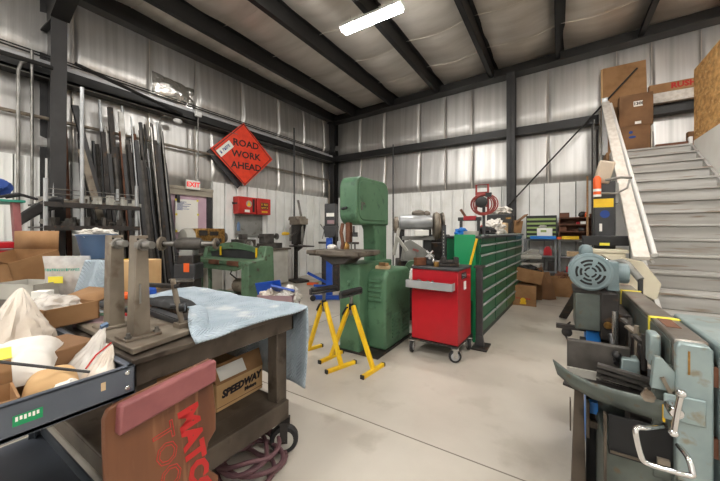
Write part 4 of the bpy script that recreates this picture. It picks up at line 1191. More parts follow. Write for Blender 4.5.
def f(i, k):
    y = 1.0+.30*i
    return (-5.47+.34*i-.06*k, y+.02*k, 1.56+.20*math.sin(min(1, i*1.1)*PI/2)-.15*k)
MB().xf(X).grid(f, 16, 4).build('strip', 'black_rubber', sh, recalc=False, solid=.012)
one('angle_bar', MB().box(-5.55, -5.40, 1.18, 2.05, 1.693, 1.74), 'beige_steel', 'long flat steel bar lying on the upper rack shelf', 'bar')
PARTS = [('round_tin', 'light_grey'), ('steel_block', 'steel'), ('rusty_bush', 'rust'), ('iron_lump', 'cast_iron'), ('pipe_end', 'bright_steel'), ('cast_bracket', 'cast_iron')]
k = 0
for z, n_ in ((1.692, 9), (1.402, 11)):
    for q in range(n_):
        nm, m_ = PARTS[(q*5+k) % 6]
        y = (1.52 if z > 1.6 else 1.2)+(.60 if z > 1.6 else .92)*q/(n_-1); x = -5.26-.14*(q % 2)
        hh = .07+.08*rnd.random(); r_ = .026+.014*rnd.random()
        mb = MB()
        if q % 3 == 0: mb.lathe([(r_, 0), (r_, hh), (r_*.7, hh), (r_*.7, hh-.01)], (x, y, z), n=14)
        elif q % 3 == 1: mb.obox((x, y, z+hh/2), (r_*2, r_*1.6, hh), (0, 0, rnd.random()))
        else: mb.obox((x, y, z+.025), (.16, .03, .05), (0, 0, rnd.random())).obox((x, y, z+.05), (.05, .05, .1), (0, 0, .5))
        one(nm, mb, m_, 'small %s, %s from the left in the front row of the %s rack shelf' % (nm.replace('_', ' '), ['first','second','third','fourth','fifth','sixth','seventh','eighth','ninth','tenth','eleventh'][q], 'upper' if z > 1.6 else 'lower'), nm.split('_')[1], 'metal odds and ends on the rack')
        k += 1
for z, nm_ in ((1.692, 'upper'), (1.402, 'lower')):
    for q in range(8):
        y = 1.24+.11*q+.02*rnd.random()
        hh = .02+.06*rnd.random()
        mb = MB().xf(Matrix.Translation((-5.50-.06*(q % 3), y, z+.055)) @ Matrix.Rotation(R(rnd.uniform(-25, 25)), 4, 'Z') @ Matrix.Rotation(R(rnd.uniform(-14, 4)), 4, 'X'))
        mb.prism([(-.15, -.045), (.12, -.05), (.16, .0), (.10, .045), (-.13, .04)], 'z', -hh/2, hh/2)
        one('steel_offcut', mb, ('steel', 'cast_iron', 'grey_paint', 'dirty_steel')[q % 4], 'flat steel offcut, %s from the left at the back of the %s rack shelf' % (['first','second','third','fourth','fifth','sixth','seventh','eighth'][q], nm_), 'offcut', 'steel offcuts on the rack')
# bars: (px-free) y at the top, z top, foot y, foot x, width, depth, material, round?
BARS = [(1.60,3.05,1.72,'rust',.07,.05,0,'rust brown flat bar'),(1.66,3.10,2.28,'charcoal',.09,.05,0,'dark leaning angle bar'),(1.70,2.45,2.30,'beige_steel',.10,.03,0,'grey weathered plank-like bar'),
(1.78,2.75,1.86,'dark_iron',.05,.05,0,'dark square bar'),(2.02,3.35,2.12,'silver_paint',.055,.055,1,'tall bright steel pipe'),(2.05,2.6,2.2,'dark_iron',.035,.035,1,'short dark round bar'),
(2.10,2.95,2.2,'steel',.04,.02,0,'grey flat bar'),(2.16,3.28,2.22,'dark_iron',.075,.06,0,'tall dark square tube'),(2.20,2.75,2.3,'charcoal',.05,.05,0,'black square bar'),
(2.27,2.9,2.38,'rust',.035,.035,1,'rusty round bar'),(2.31,3.25,2.36,'steel',.09,.03,0,'wide grey flat bar'),(2.36,3.38,2.42,'silver_paint',.05,.05,1,'tall pale pipe'),
(2.40,2.7,2.52,'dark_iron',.06,.04,0,'dark flat bar'),(2.45,3.2,2.52,'silver_paint',.03,.03,1,'thin silver rod'),(2.49,2.6,2.58,'charcoal',.045,.045,0,'black square tube'),
(2.52,2.93,2.56,'rust',.07,.05,0,'red brown channel bar'),(2.56,3.05,2.66,'steel',.03,.03,1,'thin grey rod'),(2.6,2.75,2.7,'dark_iron',.05,.03,0,'dark narrow strip'),
(2.63,3.02,2.72,'cast_iron',.04,.04,0,'dull grey square bar'),(2.67,3.18,2.78,'charcoal',.05,.05,0,'tall black square bar'),(2.71,3.15,2.86,'dark_iron',.03,.03,1,'thin dark rod'),
(2.75,2.7,2.9,'silver_paint',.035,.035,1,'short bright rod'),(2.79,3.1,2.93,'steel',.03,.03,0,'narrow steel flat'),(2.83,3.2,2.96,'cast_iron',.035,.035,1,'dull round bar'),
(2.87,3.2,3.06,'dark_iron',.03,.05,0,'dark strip on edge'),(2.91,2.8,3.1,'charcoal',.06,.04,0,'broad black bar'),(2.94,3.25,3.08,'silver_paint',.05,.05,1,'tall bright tube'),
(2.98,3.2,3.2,'steel',.03,.03,1,'slim grey tube'),(3.02,3.1,3.26,'dark_iron',.05,.05,0,'dark bowed bar'),(3.04,2.5,3.3,'charcoal',.06,.03,0,'short black flat'),
(2.6,2.3,2.95,'steel',.06,.02,0,'low grey flat'),(2.45,2.2,2.8,'silver_paint',.04,.04,1,'low bright pipe'),(2.3,2.3,2.6,'charcoal',.07,.05,0,'low black channel'),
(2.75,2.4,3.15,'silver_paint',.05,.02,0,'low silver strip'),(2.9,2.2,3.35,'dark_iron',.04,.04,1,'low dark round'),(2.15,2.2,2.42,'dark_iron',.06,.06,0,'low dark square tube')]
ORD_ = ['first','second','third','fourth','fifth','sixth','seventh','eighth','ninth','tenth','eleventh','twelfth','thirteenth','fourteenth','fifteenth','sixteenth','seventeenth','eighteenth','nineteenth','twentieth',
 'twenty-first','twenty-second','twenty-third','twenty-fourth','twenty-fifth','twenty-sixth','twenty-seventh','twenty-eighth','twenty-ninth','thirtieth','thirty-first','thirty-second','thirty-third','thirty-fourth','thirty-fifth','thirty-sixth']
TEN = ['', 'first', 'second', 'third', 'fourth', 'fifth', 'sixth', 'seventh', 'eighth', 'ninth']
ORD = ORD_[:29]+['thirtieth']+['thirty-'+t for t in TEN[1:]]+['fortieth']+['forty-'+t for t in TEN[1:]]+['fiftieth']+['fifty-'+t for t in TEN[1:]]
for q in range(18):
    BARS.append((1.83+.068*q+.011*(q % 3), 2.35+.55*rnd.random(), 1.95+.072*q, ('dark_iron', 'charcoal', 'cast_iron')[q % 3], .05+.03*rnd.random(), .04, q % 4 == 1, ('dark upright bar', 'black upright tube', 'dull grey upright bar')[q % 3]))
for k, (yt, zt, yf, m_, w_, d_, rd, lab) in enumerate(sorted(BARS)):
    row = k % 3
    yt -= .10*max(0, (yt-2.3))
    yf = yf if k in (1, 2) else yt+.05+.16*(yt-1.6)/1.4
    w_ *= .85
    xt = XL+.12+.065*row
    xf_ = -6.12+.085*row
    if zt < 2.9: xt += .03
    if k in (1, 2): xt += .20; xf_ = -5.92-.001*k
    p, q = Vector((xf_, yf, 0)), Vector((xt, yt, zt+.1))
    mb = MB()
    if rd: mb.cyl(p, q, w_/2, n=10)
    else: mb.bar(p, q, d_, w_, (0, 1, 0))
    one('steel_bar', mb, m_, '%s leaning in the stock rack, %s from the steel column' % (lab, ORD[k]), 'metal bar', 'metal bars leaning on the left wall')

# ================================================================== signs and boxes on the left wall
S = thing('road_sign', 'orange diamond sign reading road work ahead, hung on the left wall', 'sign', (-6.2, 4.74, 3.13))
dz = .74
def dia(r, rz_, x0, x1):
    mb = MB()
    mb.prism([(0, -rz_), (r, 0), (0, rz_), (-r, 0)], 'x', x0, x1)
    return mb
TL = Matrix.Rotation(R(1.5), 4, 'X') @ Matrix.Rotation(R(-5), 4, 'Z')
MBT = lambda: MB().xf(TL)
mb = MBT(); mb.prism([(0, -.73), (.80, 0), (0, .73), (-.80, 0)], 'x', -.012, 0); mb.build('face', 'sign_orange', S)
mb = MBT()
for (a, b) in (((0, -.70), (.735, 0)), ((.735, 0), (0, .70)), ((0, .70), (-.735, 0)), ((-.735, 0), (0, -.70))):
    mb.bar((.001, a[0], a[1]), (.001, b[0], b[1]), .018, .002, (1, 0, 0))
mb.build('border_line', 'sign_black', S)
mb = MBT()
for w_, z in (('ROAD', .24), ('WORK', -.02), ('AHEAD', -.28)):
    mb.text(w_, .215, (.002, .06, z), (0, 1, 0), (0, 0, 1), bold=.005, sx=1.12)
mb.build('lettering', 'sign_black', S, smooth=False)
mb = MBT(); mb.xf(TL @ Matrix.Translation((0, -.47, .05)) @ Matrix.Rotation(R(43), 4, 'X')).box(.001, .004, -.21, .21, -.085, .085)
stk = mb.build('sticker', 'paper', S)
MB().xf(TL @ Matrix.Translation((0, -.47, .05)) @ Matrix.Rotation(R(43), 4, 'X')).marks((.0045, 0, 0), (0, 1, 0), (0, 0, 1), .3, .07, 7, 6).build('print', 'print_blue', stk, smooth=False)
mb = MB().xf(Matrix.Translation((-.10, -.10, -.10))); mb.prism([(0, -.70), (.74, 0), (0, .74), (-.76, 0)], 'x', -.02, -.008); mb.build('rear_diamond', 'charcoal', S)  # dark diamond behind the sign, shifted sideways and down
MB().bar((-.09, 0, -.74), (-.09, 0, .74), .04, .02).bar((-.09, -.75, 0), (-.09, .75, 0), .04, .02).build('brace', 'steel', S)

for y0, y1, lab, nm in ((4.57, 5.06, 'red metal first aid box on the left wall, with a yellow emblem on its door', 'emblem'), (5.10, 5.52, 'red metal wall box with a dark and yellow label, beside the emblem box', 'label')):
    b = thing('wall_box', lab, 'wall box', (XL+.05, (y0+y1)/2, 1.74), 0, 'red boxes on the left wall')
    hw = (y1-y0)/2
    MB().box(0, .2, -hw, hw, 0, .40).build('box', 'box_red', b, bevel=.01)
    MB().box(.2, .206, -hw+.015, hw-.015, .015, .385).build('door', 'box_red', b, bevel=.003)
    if nm == 'emblem':
        MB().lathe([(.08, .206), (.08, .208)], (0, .04, .24), 'x', 24).build('white_disc', 'light_grey', b)
        MB().prism([(-.02, .19), (.1, .19), (.04, .31)], 'x', .208, .210).build('emblem', 'yellow', b)
        MB().box(.206, .208, -.08, .06, .04, .10).build('caption', 'paper', b)
        MB().box(.206, .21, .14, .2, .05, .36).build('strap', 'black_plastic', b)
        MB().box(.0, .16, -hw-.004, -hw, .22, .26).tube([(.06, -hw, .24), (.06, -hw-.06, .26), (.1, -hw-.08, .22)], .012, 8).build('clasp', 'charcoal', b)
    else:
        MB().box(.206, .208, -.11, .13, .13, .30).build('label_plate', 'brown_wood', b)
        MB().marks((.2085, .01, .25), (0, 1, 0), (0, 0, 1), .2, .05, 5, 7).marks((.2085, .01, .17), (0, 1, 0), (0, 0, 1), .2, .035, 7, 8).build('lettering', 'yellow', b, smooth=False)
        MB().box(.206, .208, -.08, .1, .05, .09).build('caption', 'yellow', b)
one('steel_backsplash', MB().box(XL+.045, XL+.06, 4.62, 5.42, 1.2, 1.735), 'grey_paint', 'stained grey steel back panel below the red wall boxes', 'panel')

# ================================================================== pedestal grinder
G = thing('pedestal_grinder', 'grey pedestal grinder with long shafts and two wheels, in front of the pink door', 'grinder', (-4.72, 2.62, 0), R(33))
MB().box(-.22, .22, -.2, .2, 0, .03).prism([(-.16, .03), (.16, .03), (.12, .98), (-.12, .98)], 'y', -.12, .12).build('pedestal', 'dark_iron', G, bevel=.02)
MB().box(-.16, .16, -.14, .14, .62, .86).build('base_box', 'charcoal', G, bevel=.02)
MB().lathe([(.06, -.2), (.085, -.17), (.095, -.1), (.095, .1), (.085, .17), (.06, .2)], (0, 0, 1.15), 'x', 26).build('motor_body', 'cast_iron', G, bevel=.006)
MB().box(-.1, .1, -.1, .1, .95, 1.06).build('motor_foot', 'grey_paint', G, bevel=.01)
MB().lathe([(.036, -.40), (.045, -.2), (.045, .2), (.036, .40)], (0, 0, 1.15), 'x', 18).build('shaft_housing', 'steel', G)
for s_ in (-1, 1):
    MB().lathe([(.03, s_*.38), (.105 if s_ < 0 else .085, s_*.39), (.105 if s_ < 0 else .085, s_*.425), (.03, s_*.43)], (0, 0, 1.15), 'x', 28).build('grinding_wheel', 'beige_steel', G)
    MB().lathe([(.01, s_*.36), (.045, s_*.37), (.045, s_*.44), (.02, s_*.46)], (0, 0, 1.15), 'x', 16).build('flange', 'dark_iron', G)
MB().box(.0, .08, -.148, -.14, .74, .87).build('orange_plate', 'orange', G)
MB().lump((0, -.2, .6), (.36, .12, .06), seed=71, sub=2).build('tool_rest', 'steel', G)
MB().lathe([(.03, .9), (.03, .98)], (-.12, -.1, 0), 'z', 12).build('switch', 'black_plastic', G)

# ================================================================== green foot shear
osh = (-4.66, 3.5, 0)
Sh = thing('sheet_shear', 'long green sheet metal shear with curved upper beam and dark hold down', 'shear', osh, 0)
MB().box(-.98, .52, -.38, .12, .80, .86).build('bed', 'shear_green', Sh, bevel=.006)
for x in (-.8, -.2, .3): MB().box(x-.14, x+.14, -.395, -.35, .79, .862).build('bed_plate', 'rust', Sh, bevel=.003)
MB().prism([(-.9, .76), (-.7, .70), (.3, .70), (.5, .76), (.5, .80), (-.9, .80)], 'y', -.36, -.32).build('front_apron', 'shear_green', Sh, bevel=.006)
arc = [(-.92+1.45*i/14, 1.02+.12*math.sin(PI*(i/14)**.9)) for i in range(15)]
low = [(-.92+1.45*i/14, .95+.07*math.sin(PI*i/14)) for i in range(15)]
MB().prism(low+arc[::-1], 'y', .0, .05).build('upper_beam', 'shear_green', Sh, bevel=.006)
MB().prism([(-.9, .865), (.52, .865)]+[(x, z+.0) for x, z in low[::-1]], 'y', .02, .04).build('blade_guard', 'charcoal', Sh)
for x in (-.56, .42):
    MB().bar((x, -.02, .9), (x, -.02, 1.06), .03, .02).build('spring_post', 'yellow', Sh)
MB().prism([(-.40, .0), (.14, 0), (.14, .16), (.1, 1.08), (-.05, 1.1), (-.1, .9), (-.40, .86)], 'x', .52, .70).build('end_frame', 'shear_green', Sh, bevel=.02)
MB().prism([(-.1, .80), (.14, .80), (.12, 1.08), (-.02, 1.1)], 'x', -1.04, -.94).build('end_frame', 'shear_green', Sh, bevel=.02)
for x in (-.9, -.62):
    MB().tube([(x, -.2, .8), (x+.03, -.2, .4), (x, -.2, .0)], [.04, .03, .05], 10).build('leg', 'shear_green', Sh)
MB().box(-.94, .62, .1, .22, .12, .2).box(-.94, .62, -.3, -.24, .1, .16).build('treadle', 'shear_green', Sh, bevel=.004)
MB().lathe([(.06, -.2), (.12, -.18), (.12, .18), (.06, .2)], (.22, -.1, .42), 'x', 20).build('motor', 'beige_steel', Sh)
MB().tube([(.1, -.12, .5), (-.02, -.2, .62), (.1, -.22, .74), (.35, -.22, .74), (.5, -.2, .58)], .012, 8).build('cable', 'black_rubber', Sh)
MB().box(.06, .4, -.2, .0, .2, .3).build('motor_shelf', 'dark_iron', Sh)

# ================================================================== lathe behind
Lt = thing('lathe', 'brown and grey metal lathe on a pale cabinet along the left wall', 'lathe', (-6.02, 4.5, .05))
MB().box(-.26, .24, .55, 1.25, 0, .82).build('cabinet', 'light_grey', Lt, bevel=.01)
MB().box(-.26, .24, -1.2, -.6, 0, .82).build('cabinet', 'light_grey', Lt, bevel=.01)
MB().box(-.3, .28, -1.25, 1.3, .82, .86).build('chip_tray', 'dirty_steel', Lt, bevel=.004)
MB().box(-.14, .12, -1.15, 1.15, .86, .99).build('bed', 'cast_iron', Lt, bevel=.006)
MB().box(-.2, .18, -1.12, -.5, .99, 1.34).build('headstock', 'brass', Lt, bevel=.02)
mb = MB().box(.18, .2, -1.06, -.9, 1.2, 1.3).box(.18, .2, -.8, -.6, 1.06, 1.14).box(.18, .19, -.84, -.66, 1.2, 1.28)
mb.build('control_plate', 'dark_iron', Lt)
MB().lathe([(.16, -1.28), (.18, -1.24), (.18, -1.12)], (0, 0, 1.16), 'y', 24).build('end_cover', 'light_grey', Lt)
MB().lathe([(.10, -.5), (.10, -.38), (.05, -.36)], (0, 0, 1.15), 'y', 20).build('chuck', 'steel', Lt)
MB().box(-.2, .26, -.1, .22, .95, 1.1).box(-.05, .1, -.02, .12, 1.1, 1.22).build('carriage', 'cast_iron', Lt, bevel=.01)
MB().lathe([(.09, .27), (.1, .29), (.02, .3)], (0, .02, .98), 'x', 18).build('handwheel', 'bright_steel', Lt)
MB().box(-.1, .1, .6, .9, .99, 1.22).cyl((0, .5, 1.15), (0, 1.05, 1.15), .035).build('tailstock', 'cast_iron', Lt, bevel=.01)
MB().lathe([(.08, 1.06), (.08, 1.08)], (0, 0, 1.15), 'y', 18).build('tail_wheel', 'steel', Lt)
one('white_jug', MB().obox((-5.95, 4.78, 1.06), (.14, .12, .14)), 'bag_white', 'white plastic jug standing on the lathe bed beside the chuck', 'jug', bevel=.02)
one('orange_rag', MB().lump((-6.0, 5.86, 1.225), (.2, .2, .09), seed=81, sub=3), 'yellow', 'orange yellow rag on the lathe tailstock', 'rag')
one('spray_can', MB().lathe([(.035, 0), (.035, .15), (.02, .18), (.02, .2)], (-5.95, 4.4, 1.342), n=14), 'tub_blue', 'blue grey spray can standing on the lathe headstock', 'can')

# ================================================================== old drill press on the left wall
Dp = thing('drill_press', 'old brown floor drill press with small table near the back corner', 'drill press', (-5.82, 6.12, 0), R(-20))
MB().box(-.2, .28, -.2, .2, 0, .06).build('base', 'dark_iron', Dp, bevel=.02)
MB().cyl((-.1, 0, .06), (-.1, 0, 1.55), .055).build('column', 'dark_iron', Dp)
MB().box(-.26, .36, -.12, .12, 1.5, 1.66).prism([(-.3, 1.62), (.24, 1.62), (.2, 1.72), (-.26, 1.72)], 'y', -.14, .14).build('belt_cover', 'beige_steel', Dp, bevel=.02)
MB().prism([(-.18, .98), (.12, .98), (.30, 1.5), (-.2, 1.5)], 'y', -.1, .1).build('head', 'dark_iron', Dp, bevel=.02)
MB().lathe([(.09, 1.06), (.1, 1.08), (.1, 1.4), (.08, 1.44)], (-.28, 0, 0), 'z', 18).build('motor', 'grey_paint', Dp)
MB().cyl((.26, 0, 1.5), (.26, 0, 1.08), .035).cyl((.26, 0, 1.08), (.26, 0, .98), .022).build('quill', 'steel', Dp)
MB().bar((.2, 0, 1.72), (.14, -.06, 2.14), .014, .06).build('upright_blade', 'steel', Dp)
MB().tube([(.1, -.1, 1.3), (.22, -.3, 1.2), (.3, -.36, 1.14)], .012, 8).build('feed_handle', 'steel', Dp)
MB().box(-.05, .5, -.22, .22, .93, .96).bar((-.1, 0, .8), (.22, 0, .93), .06, .06).build('table', 'dark_iron', Dp, bevel=.006)
one('steel_shaft', MB().cyl((-5.5, 6.6, 1.02), (-4.4, 6.9, 1.02), .03), 'cast_iron', 'long grey horizontal shaft reaching right from the old drill press', 'shaft')
sf = thing('shaft_stand', 'thin dark stand carrying the long grey shaft', 'stand', (-4.5, 6.87, 0))
MB().cyl((0, 0, .02), (0, 0, .99), .02).box(-.15, .15, -.15, .15, 0, .02).build('post', 'dark_iron', sf)
one('green_hose', MB().tube([(-5.3, 6.2, .012), (-5.0, 6.5, .05), (-4.8, 6.9, .012), (-4.5, 6.6, .04), (-4.9, 6.3, .012), (-5.1, 6.7, .05)], .012, 6), 'drawer_green', 'green and yellow hose lying loosely on the floor by the drill press', 'hose')
one('orange_tray', MB().obox((-5.15, 5.95, .03), (.26, .16, .05), (0, 0, .4)), 'orange', 'small orange tray lying on the floor before the drill press', 'tray', bevel=.01)

# ================================================================== bin of blue plastic in front of the shear
b = open_box('waste_bin', 'mauve carton bin heaped with blue and white plastic wrappers', (-2.98, 2.80, 0), (.44, .34, .56), R(28), 'mauve', (), cat='bin')
one('blue_wrapper', MB().xf(tilt((-3.10, 2.76, .56), 15, -8, 30)).box(-.16, .16, -.008, .008, -.06, .15), 'blue', 'blue plastic sheet standing at the left in the bin', 'wrapper')
one('blue_wrapper', MB().xf(tilt((-2.90, 2.80, .60), 60, 12, 30)).box(-.15, .15, -.012, .012, -.08, .10), 'blue', 'folded blue plastic wrapper lying across the right of the bin', 'wrapper')
one('white_wrapper', MB().lump((-2.86, 2.86, .40), (.26, .26, .24), .4, 3, 91, 4), 'bag_white', 'white plastic wrapping bulging from the right of the bin', 'wrapper')
one('clear_wrapper', MB().lump((-3.08, 2.75, .38), (.26, .26, .22), .4, 3, 92, 4), 'bag_tan', 'crumpled clear wrapping in the left of the bin', 'wrapper')

# ================================================================== blue hoist and dark drill behind the bandsaw table
hb = thing('shop_hoist', 'blue steel hoist with low legs standing behind the bandsaw table', 'hoist', (-3.85, 4.95, 0), R(30))
MB().box(-.06, .06, -.06, .06, .06, 1.2).build('mast', 'blue', hb, bevel=.006)
MB().bar((-.3, -.2, .06), (.3, -.2, .06), .07, .08).build('leg', 'blue', hb, bevel=.005)
MB().bar((-.42, -.1, .52), (-.03, 0, .30), .05, .05).bar((-.3, -.1, .27), (.0, -.02, .24), .05, .04).build('strut', 'blue', hb)
for x in (-.28, .28):
    MB().lathe([(.03, -.02), (.055, -.015), (.055, .015), (.03, .02)], (x, -.27, .055), 'y', 14).build('caster_wheel', 'black_rubber', hb)
dd = thing('milling_head', 'dark milling drill with light dials standing behind the bandsaw table', 'milling machine', (-4.36, 5.72, 0), R(20))
MB().box(-.2, .2, -.2, .2, 0, .8).build('base', 'dark_iron', dd, bevel=.02)
MB().box(-.3, .3, -.16, .16, .8, .88).build('table', 'dirty_steel', dd, bevel=.005)
MB().box(-.07, .07, .0, .14, .88, 1.95).build('column', 'dark_iron', dd, bevel=.01)
MB().box(-.13, .13, -.2, .0, 1.45, 1.95).prism([(-.13, 1.2), (.13, 1.2), (.16, 1.46), (-.16, 1.46)], 'y', -.2, 0).build('head', 'charcoal', dd, bevel=.02)
MB().cyl((0, -.1, 1.2), (0, -.1, 1.02), .04).build('spindle', 'steel', dd)
MB().box(-.08, .1, -.205, -.2, 1.66, 1.74).build('dial_plate', 'paper', dd)
MB().box(-.06, .1, -.205, -.2, 1.5, 1.58).build('name_plate', 'mauve', dd)
mb = MB()
for a in (20, 140, 260): mb.tube([(-.16, -.1, 1.36), (-.2, -.1+.2*math.cos(R(a)), 1.36+.2*math.sin(R(a)))], .01, 8)
mb.build('feed_handle', 'steel', dd)

# ================================================================== grey belt sander behind the red cart
bs = thing('belt_grinder', 'grey belt grinder with drum cover, big end wheels and slanted guard', 'grinder', (-1.9, 4.62, 0), R(28))
MB().box(-.3, .34, -.24, .24, 0, .9).build('cabinet', 'dark_iron', bs, bevel=.02)
MB().prism([(-.24, .9), (.2, .9), (.26, .98), (-.1, 1.22), (-.2, 1.16)], 'y', -.34, -.24).build('slanted_guard', 'grey_paint', bs, bevel=.01)
MB().marks((-.02, -.342, 1.06), (.9, 0, -.3), (.3, 0, .9), .09, .03, 4, 9).build('lettering', 'letter_red', bs, smooth=False)
MB().lathe([(.10, -.24), (.115, -.22), (.115, .24), (.1, .26)], (0, -.02, 1.48), 'x', 22).build('drum_cover', 'silver_paint', bs)
MB().lathe([(.05, -.34), (.13, -.32), (.13, -.27), (.05, -.25)], (0, -.02, 1.44), 'x', 24).build('wheel', 'beige_steel', bs)
MB().lathe([(.05, .28), (.2, .29), (.22, .33), (.2, .37), (.05, .38)], (0, -.02, 1.42), 'x', 28).build('wheel', 'beige_steel', bs)
MB().lathe([(.05, .41), (.19, .42), (.2, .45), (.05, .47)], (0, .1, 1.44), 'x', 28).build('wheel', 'dirty_steel', bs)
MB().box(-.2, .3, -.06, .2, 1.2, 1.26).build('work_table', 'grey_paint', bs, bevel=.006)
MB().box(-.02, .2, -.16, -.1, 1.27, 1.36).build('white_block', 'paper', bs, bevel=.01)
MB().box(.14, .26, .02, .16, .9, 1.5).box(-.24, -.16, .0, .14, .9, 1.4).build('column', 'charcoal', bs, bevel=.01)
MB().bar((-.34, -.2, .98), (-.26, -.2, 1.38), .05, .12).build('belt_arm', 'light_grey', bs, bevel=.01)
MB().bar((-.3, -.3, 1.26), (-.08, -.34, .96), .05, .05).build('brace_arm', 'light_grey', bs, bevel=.01)
MB().lathe([(.04, -.39), (.09, -.38), (.09, -.35), (.04, -.34)], (-.1, 0, .98), 'y', 18).build('tension_wheel', 'grey_paint', bs)
MB().ball((.05, -.02, 1.62), .09, (1.2, .8, .6)).ball((.18, -.02, 1.6), .06).build('top_clamp', 'dirty_steel', bs)
one('shop_press', MB().box(-2.02, -1.5, 5.25, 5.6, 0, 1.15).box(-1.9, -1.6, 5.3, 5.5, 1.15, 1.28), 'dark_iron', 'dark squat machine standing behind the belt grinder', 'machine', bevel=.02)

# ================================================================== horizontal bandsaw in the right foreground
hs = thing('horizontal_bandsaw', 'blue grey horizontal metal bandsaw filling the right foreground', 'bandsaw', (.4, 2.4, 0))
X = L3((.4, 2.4, 0))
HX0, HX1, HZ = .366, .462, .945
# blade arm: long box beam running away from the camera
bm_ = MB().xf(X).box(HX0, HX1, 1.62, 3.05, .78, HZ).build('saw_arm', 'saw_top', hs, bevel=.008, seg=3)
MB().xf(X).box(HX0-.004, HX0, 1.64, 3.0, .80, .93).build('arm_side_rail', 'saw_grey', hs, bevel=.001)
MB().xf(X).box(HX0-.02, HX0, 1.62, 3.0, .775, .79).build('arm_flange', 'saw_grey', hs)
MB().xf(X).prism([(HX0, .44), (HX1, .44), (HX1, .925), (HX1-.01, .94), (HX0+.01, .94), (HX0, .925)], 'y', 1.585, 1.622).build('wheel_cover', 'saw_blue', hs, bevel=.006)
MB().xf(X).box(HX0+.03, HX0+.036, 1.5835, 1.585, .83, .915).build('rust_streak', 'brass', hs)
MB().xf(X).prism([(HX1+.012, .0), (HX1+.3, .0), (HX1+.3, .95), (HX1+.012, .95)], 'y', 1.57, 2.1).build('blade_guard', 'saw_blue', hs, bevel=.01)
for z in (.55, .80): MB().xf(X).box(HX1-.002, HX1+.014, 1.59, 1.61, z, z+.07).build('hinge', 'rust', hs)
MB().xf(X).box(HX0+.02, HX1-.03, 1.80, 2.0, HZ, HZ+.002).build('cast_mark', 'rust', hs)
# yellow tape round the arm
for y in (1.95, 2.72):
    MB().xf(X).box(HX0-.003, HX1+.003, y, y+.035, HZ, HZ+.003).box(HX0-.006, HX0-.002, y, y+.03, .84, HZ+.003).build('yellow_tape', 'yellow_tape', hs)
# body casting at the left of the arm
MB().xf(X).box(.31, .372, 1.625, 1.66, .40, .84).build('end_plate', 'saw_grey', hs, bevel=.004)
MB().xf(X).prism([(.30, .75), (.372, .75), (.372, .82), (.33, .87), (.31, .87)], 'y', 1.60, 1.63).build('bracket', 'saw_blue', hs, bevel=.003)
MB().xf(X).box(.315, .35, 1.70, 1.78, .8, .93).build('side_lug', 'saw_blue', hs, bevel=.008)
mb = MB().xf(X).bar((.33, 1.6, .80), (.36, 1.6, .73), .02, .012).bar((.285, 1.6, .745), (.305, 1.6, .70), .014, .01).lathe([(.022, 1.585), (.022, 1.6)], (.29, 0, .72), 'y', 6)
mb.build('adjuster', 'beige_steel', hs)
# vise and screw under the motor
MB().xf(X).box(.12, .36, 2.0, 2.5, .62, .66).build('vise_bed', 'dark_iron', hs, bevel=.004)
MB().xf(X).box(.04, .29, 1.93, 1.97, .56, .79).build('vise_jaw', 'cast_iron', hs, bevel=.004)
MB().xf(X).box(.04, .285, 1.915, 1.93, .56, .655).build('jaw_face', 'light_grey', hs, bevel=.002)
MB().xf(X).cyl((.27, 2.24, .66), (.27, 2.24, .90), .015, n=14).build('cylinder', 'bright_steel', hs)
MB().xf(X).cyl((.235, 2.1, .80), (.235, 1.9, .72), .012).ball((.235, 1.9, .76), .02).build('lever', 'black_plastic', hs)
MB().xf(X).box(.25, .32, 1.9, 1.98, .66, .75).build('jaw_block', 'saw_blue', hs, bevel=.006)
for k in range(4):
    MB().xf(X).bar((.16, 1.93-.02*k, .62+.03*k), (.36, 1.90-.02*k, .60+.03*k), .03, .014).build('slide_bar', 'cast_iron', hs)
MB().xf(X).box(.25, .34, 1.7, 1.8, .48, .60).lathe([(.02, 1.67), (.035, 1.68), (.035, 1.7)], (.30, 0, .53), 'y', 16).build('feed_block', 'dark_iron', hs, bevel=.006)
MB().xf(X).box(.13, .165, 1.9, 1.94, .455, .51).build('blue_tag', 'sky_blue', hs)
# gear box, motor
MB().xf(X).box(.09, .285, 2.36, 2.62, .74, .965).build('gear_box', 'saw_grey', hs, bevel=.008)
MB().xf(X).box(.215, .30, 2.34, 2.62, .70, .98).build('gear_box_end', 'dark_iron', hs, bevel=.008)
MB().xf(X).lathe([(.02, 2.335), (.025, 2.345), (.025, 2.36)], (.25, 0, .79), 'y', 10).build('brass_fitting', 'brass', hs)
MB().xf(X).box(.08, .29, 2.36, 2.62, .965, .985).build('motor_base', 'dark_iron', hs, bevel=.003)
mo = MB().xf(X).lathe([(.08, 2.315), (.102, 2.33), (.107, 2.36), (.107, 2.54), (.095, 2.58), (.05, 2.60)], (.165, 0, 1.10), 'y', 36).build('motor', 'motor_blue', hs)
MB().xf(X).lathe([(.10, 2.322), (.112, 2.332), (.112, 2.36), (.105, 2.365)], (.165, 0, 1.10), 'y', 36).build('end_bell', 'motor_blue', mo)
mb = MB().xf(X)
for rr, dr in ((.070, .012), (.048, .012), (.027, .010)):
    for q in range(5 if rr > .04 else 4):
        nseg = 6; a0 = q*2*PI/(5 if rr > .04 else 4)+.15; a1 = a0+2*PI/(5 if rr > .04 else 4)-.36
        ring = [(.165+(rr+dr/2)*math.cos(a0+(a1-a0)*i/nseg), 1.10+(rr+dr/2)*math.sin(a0+(a1-a0)*i/nseg)) for i in range(nseg+1)]
        ring += [(.165+(rr-dr/2)*math.cos(a1+(a0-a1)*i/nseg), 1.10+(rr-dr/2)*math.sin(a1+(a0-a1)*i/nseg)) for i in range(nseg+1)]
        mb.prism(ring, 'y', 2.3135, 2.316)
mb.build('vent_slot', 'void_shade', mo, smooth=False)
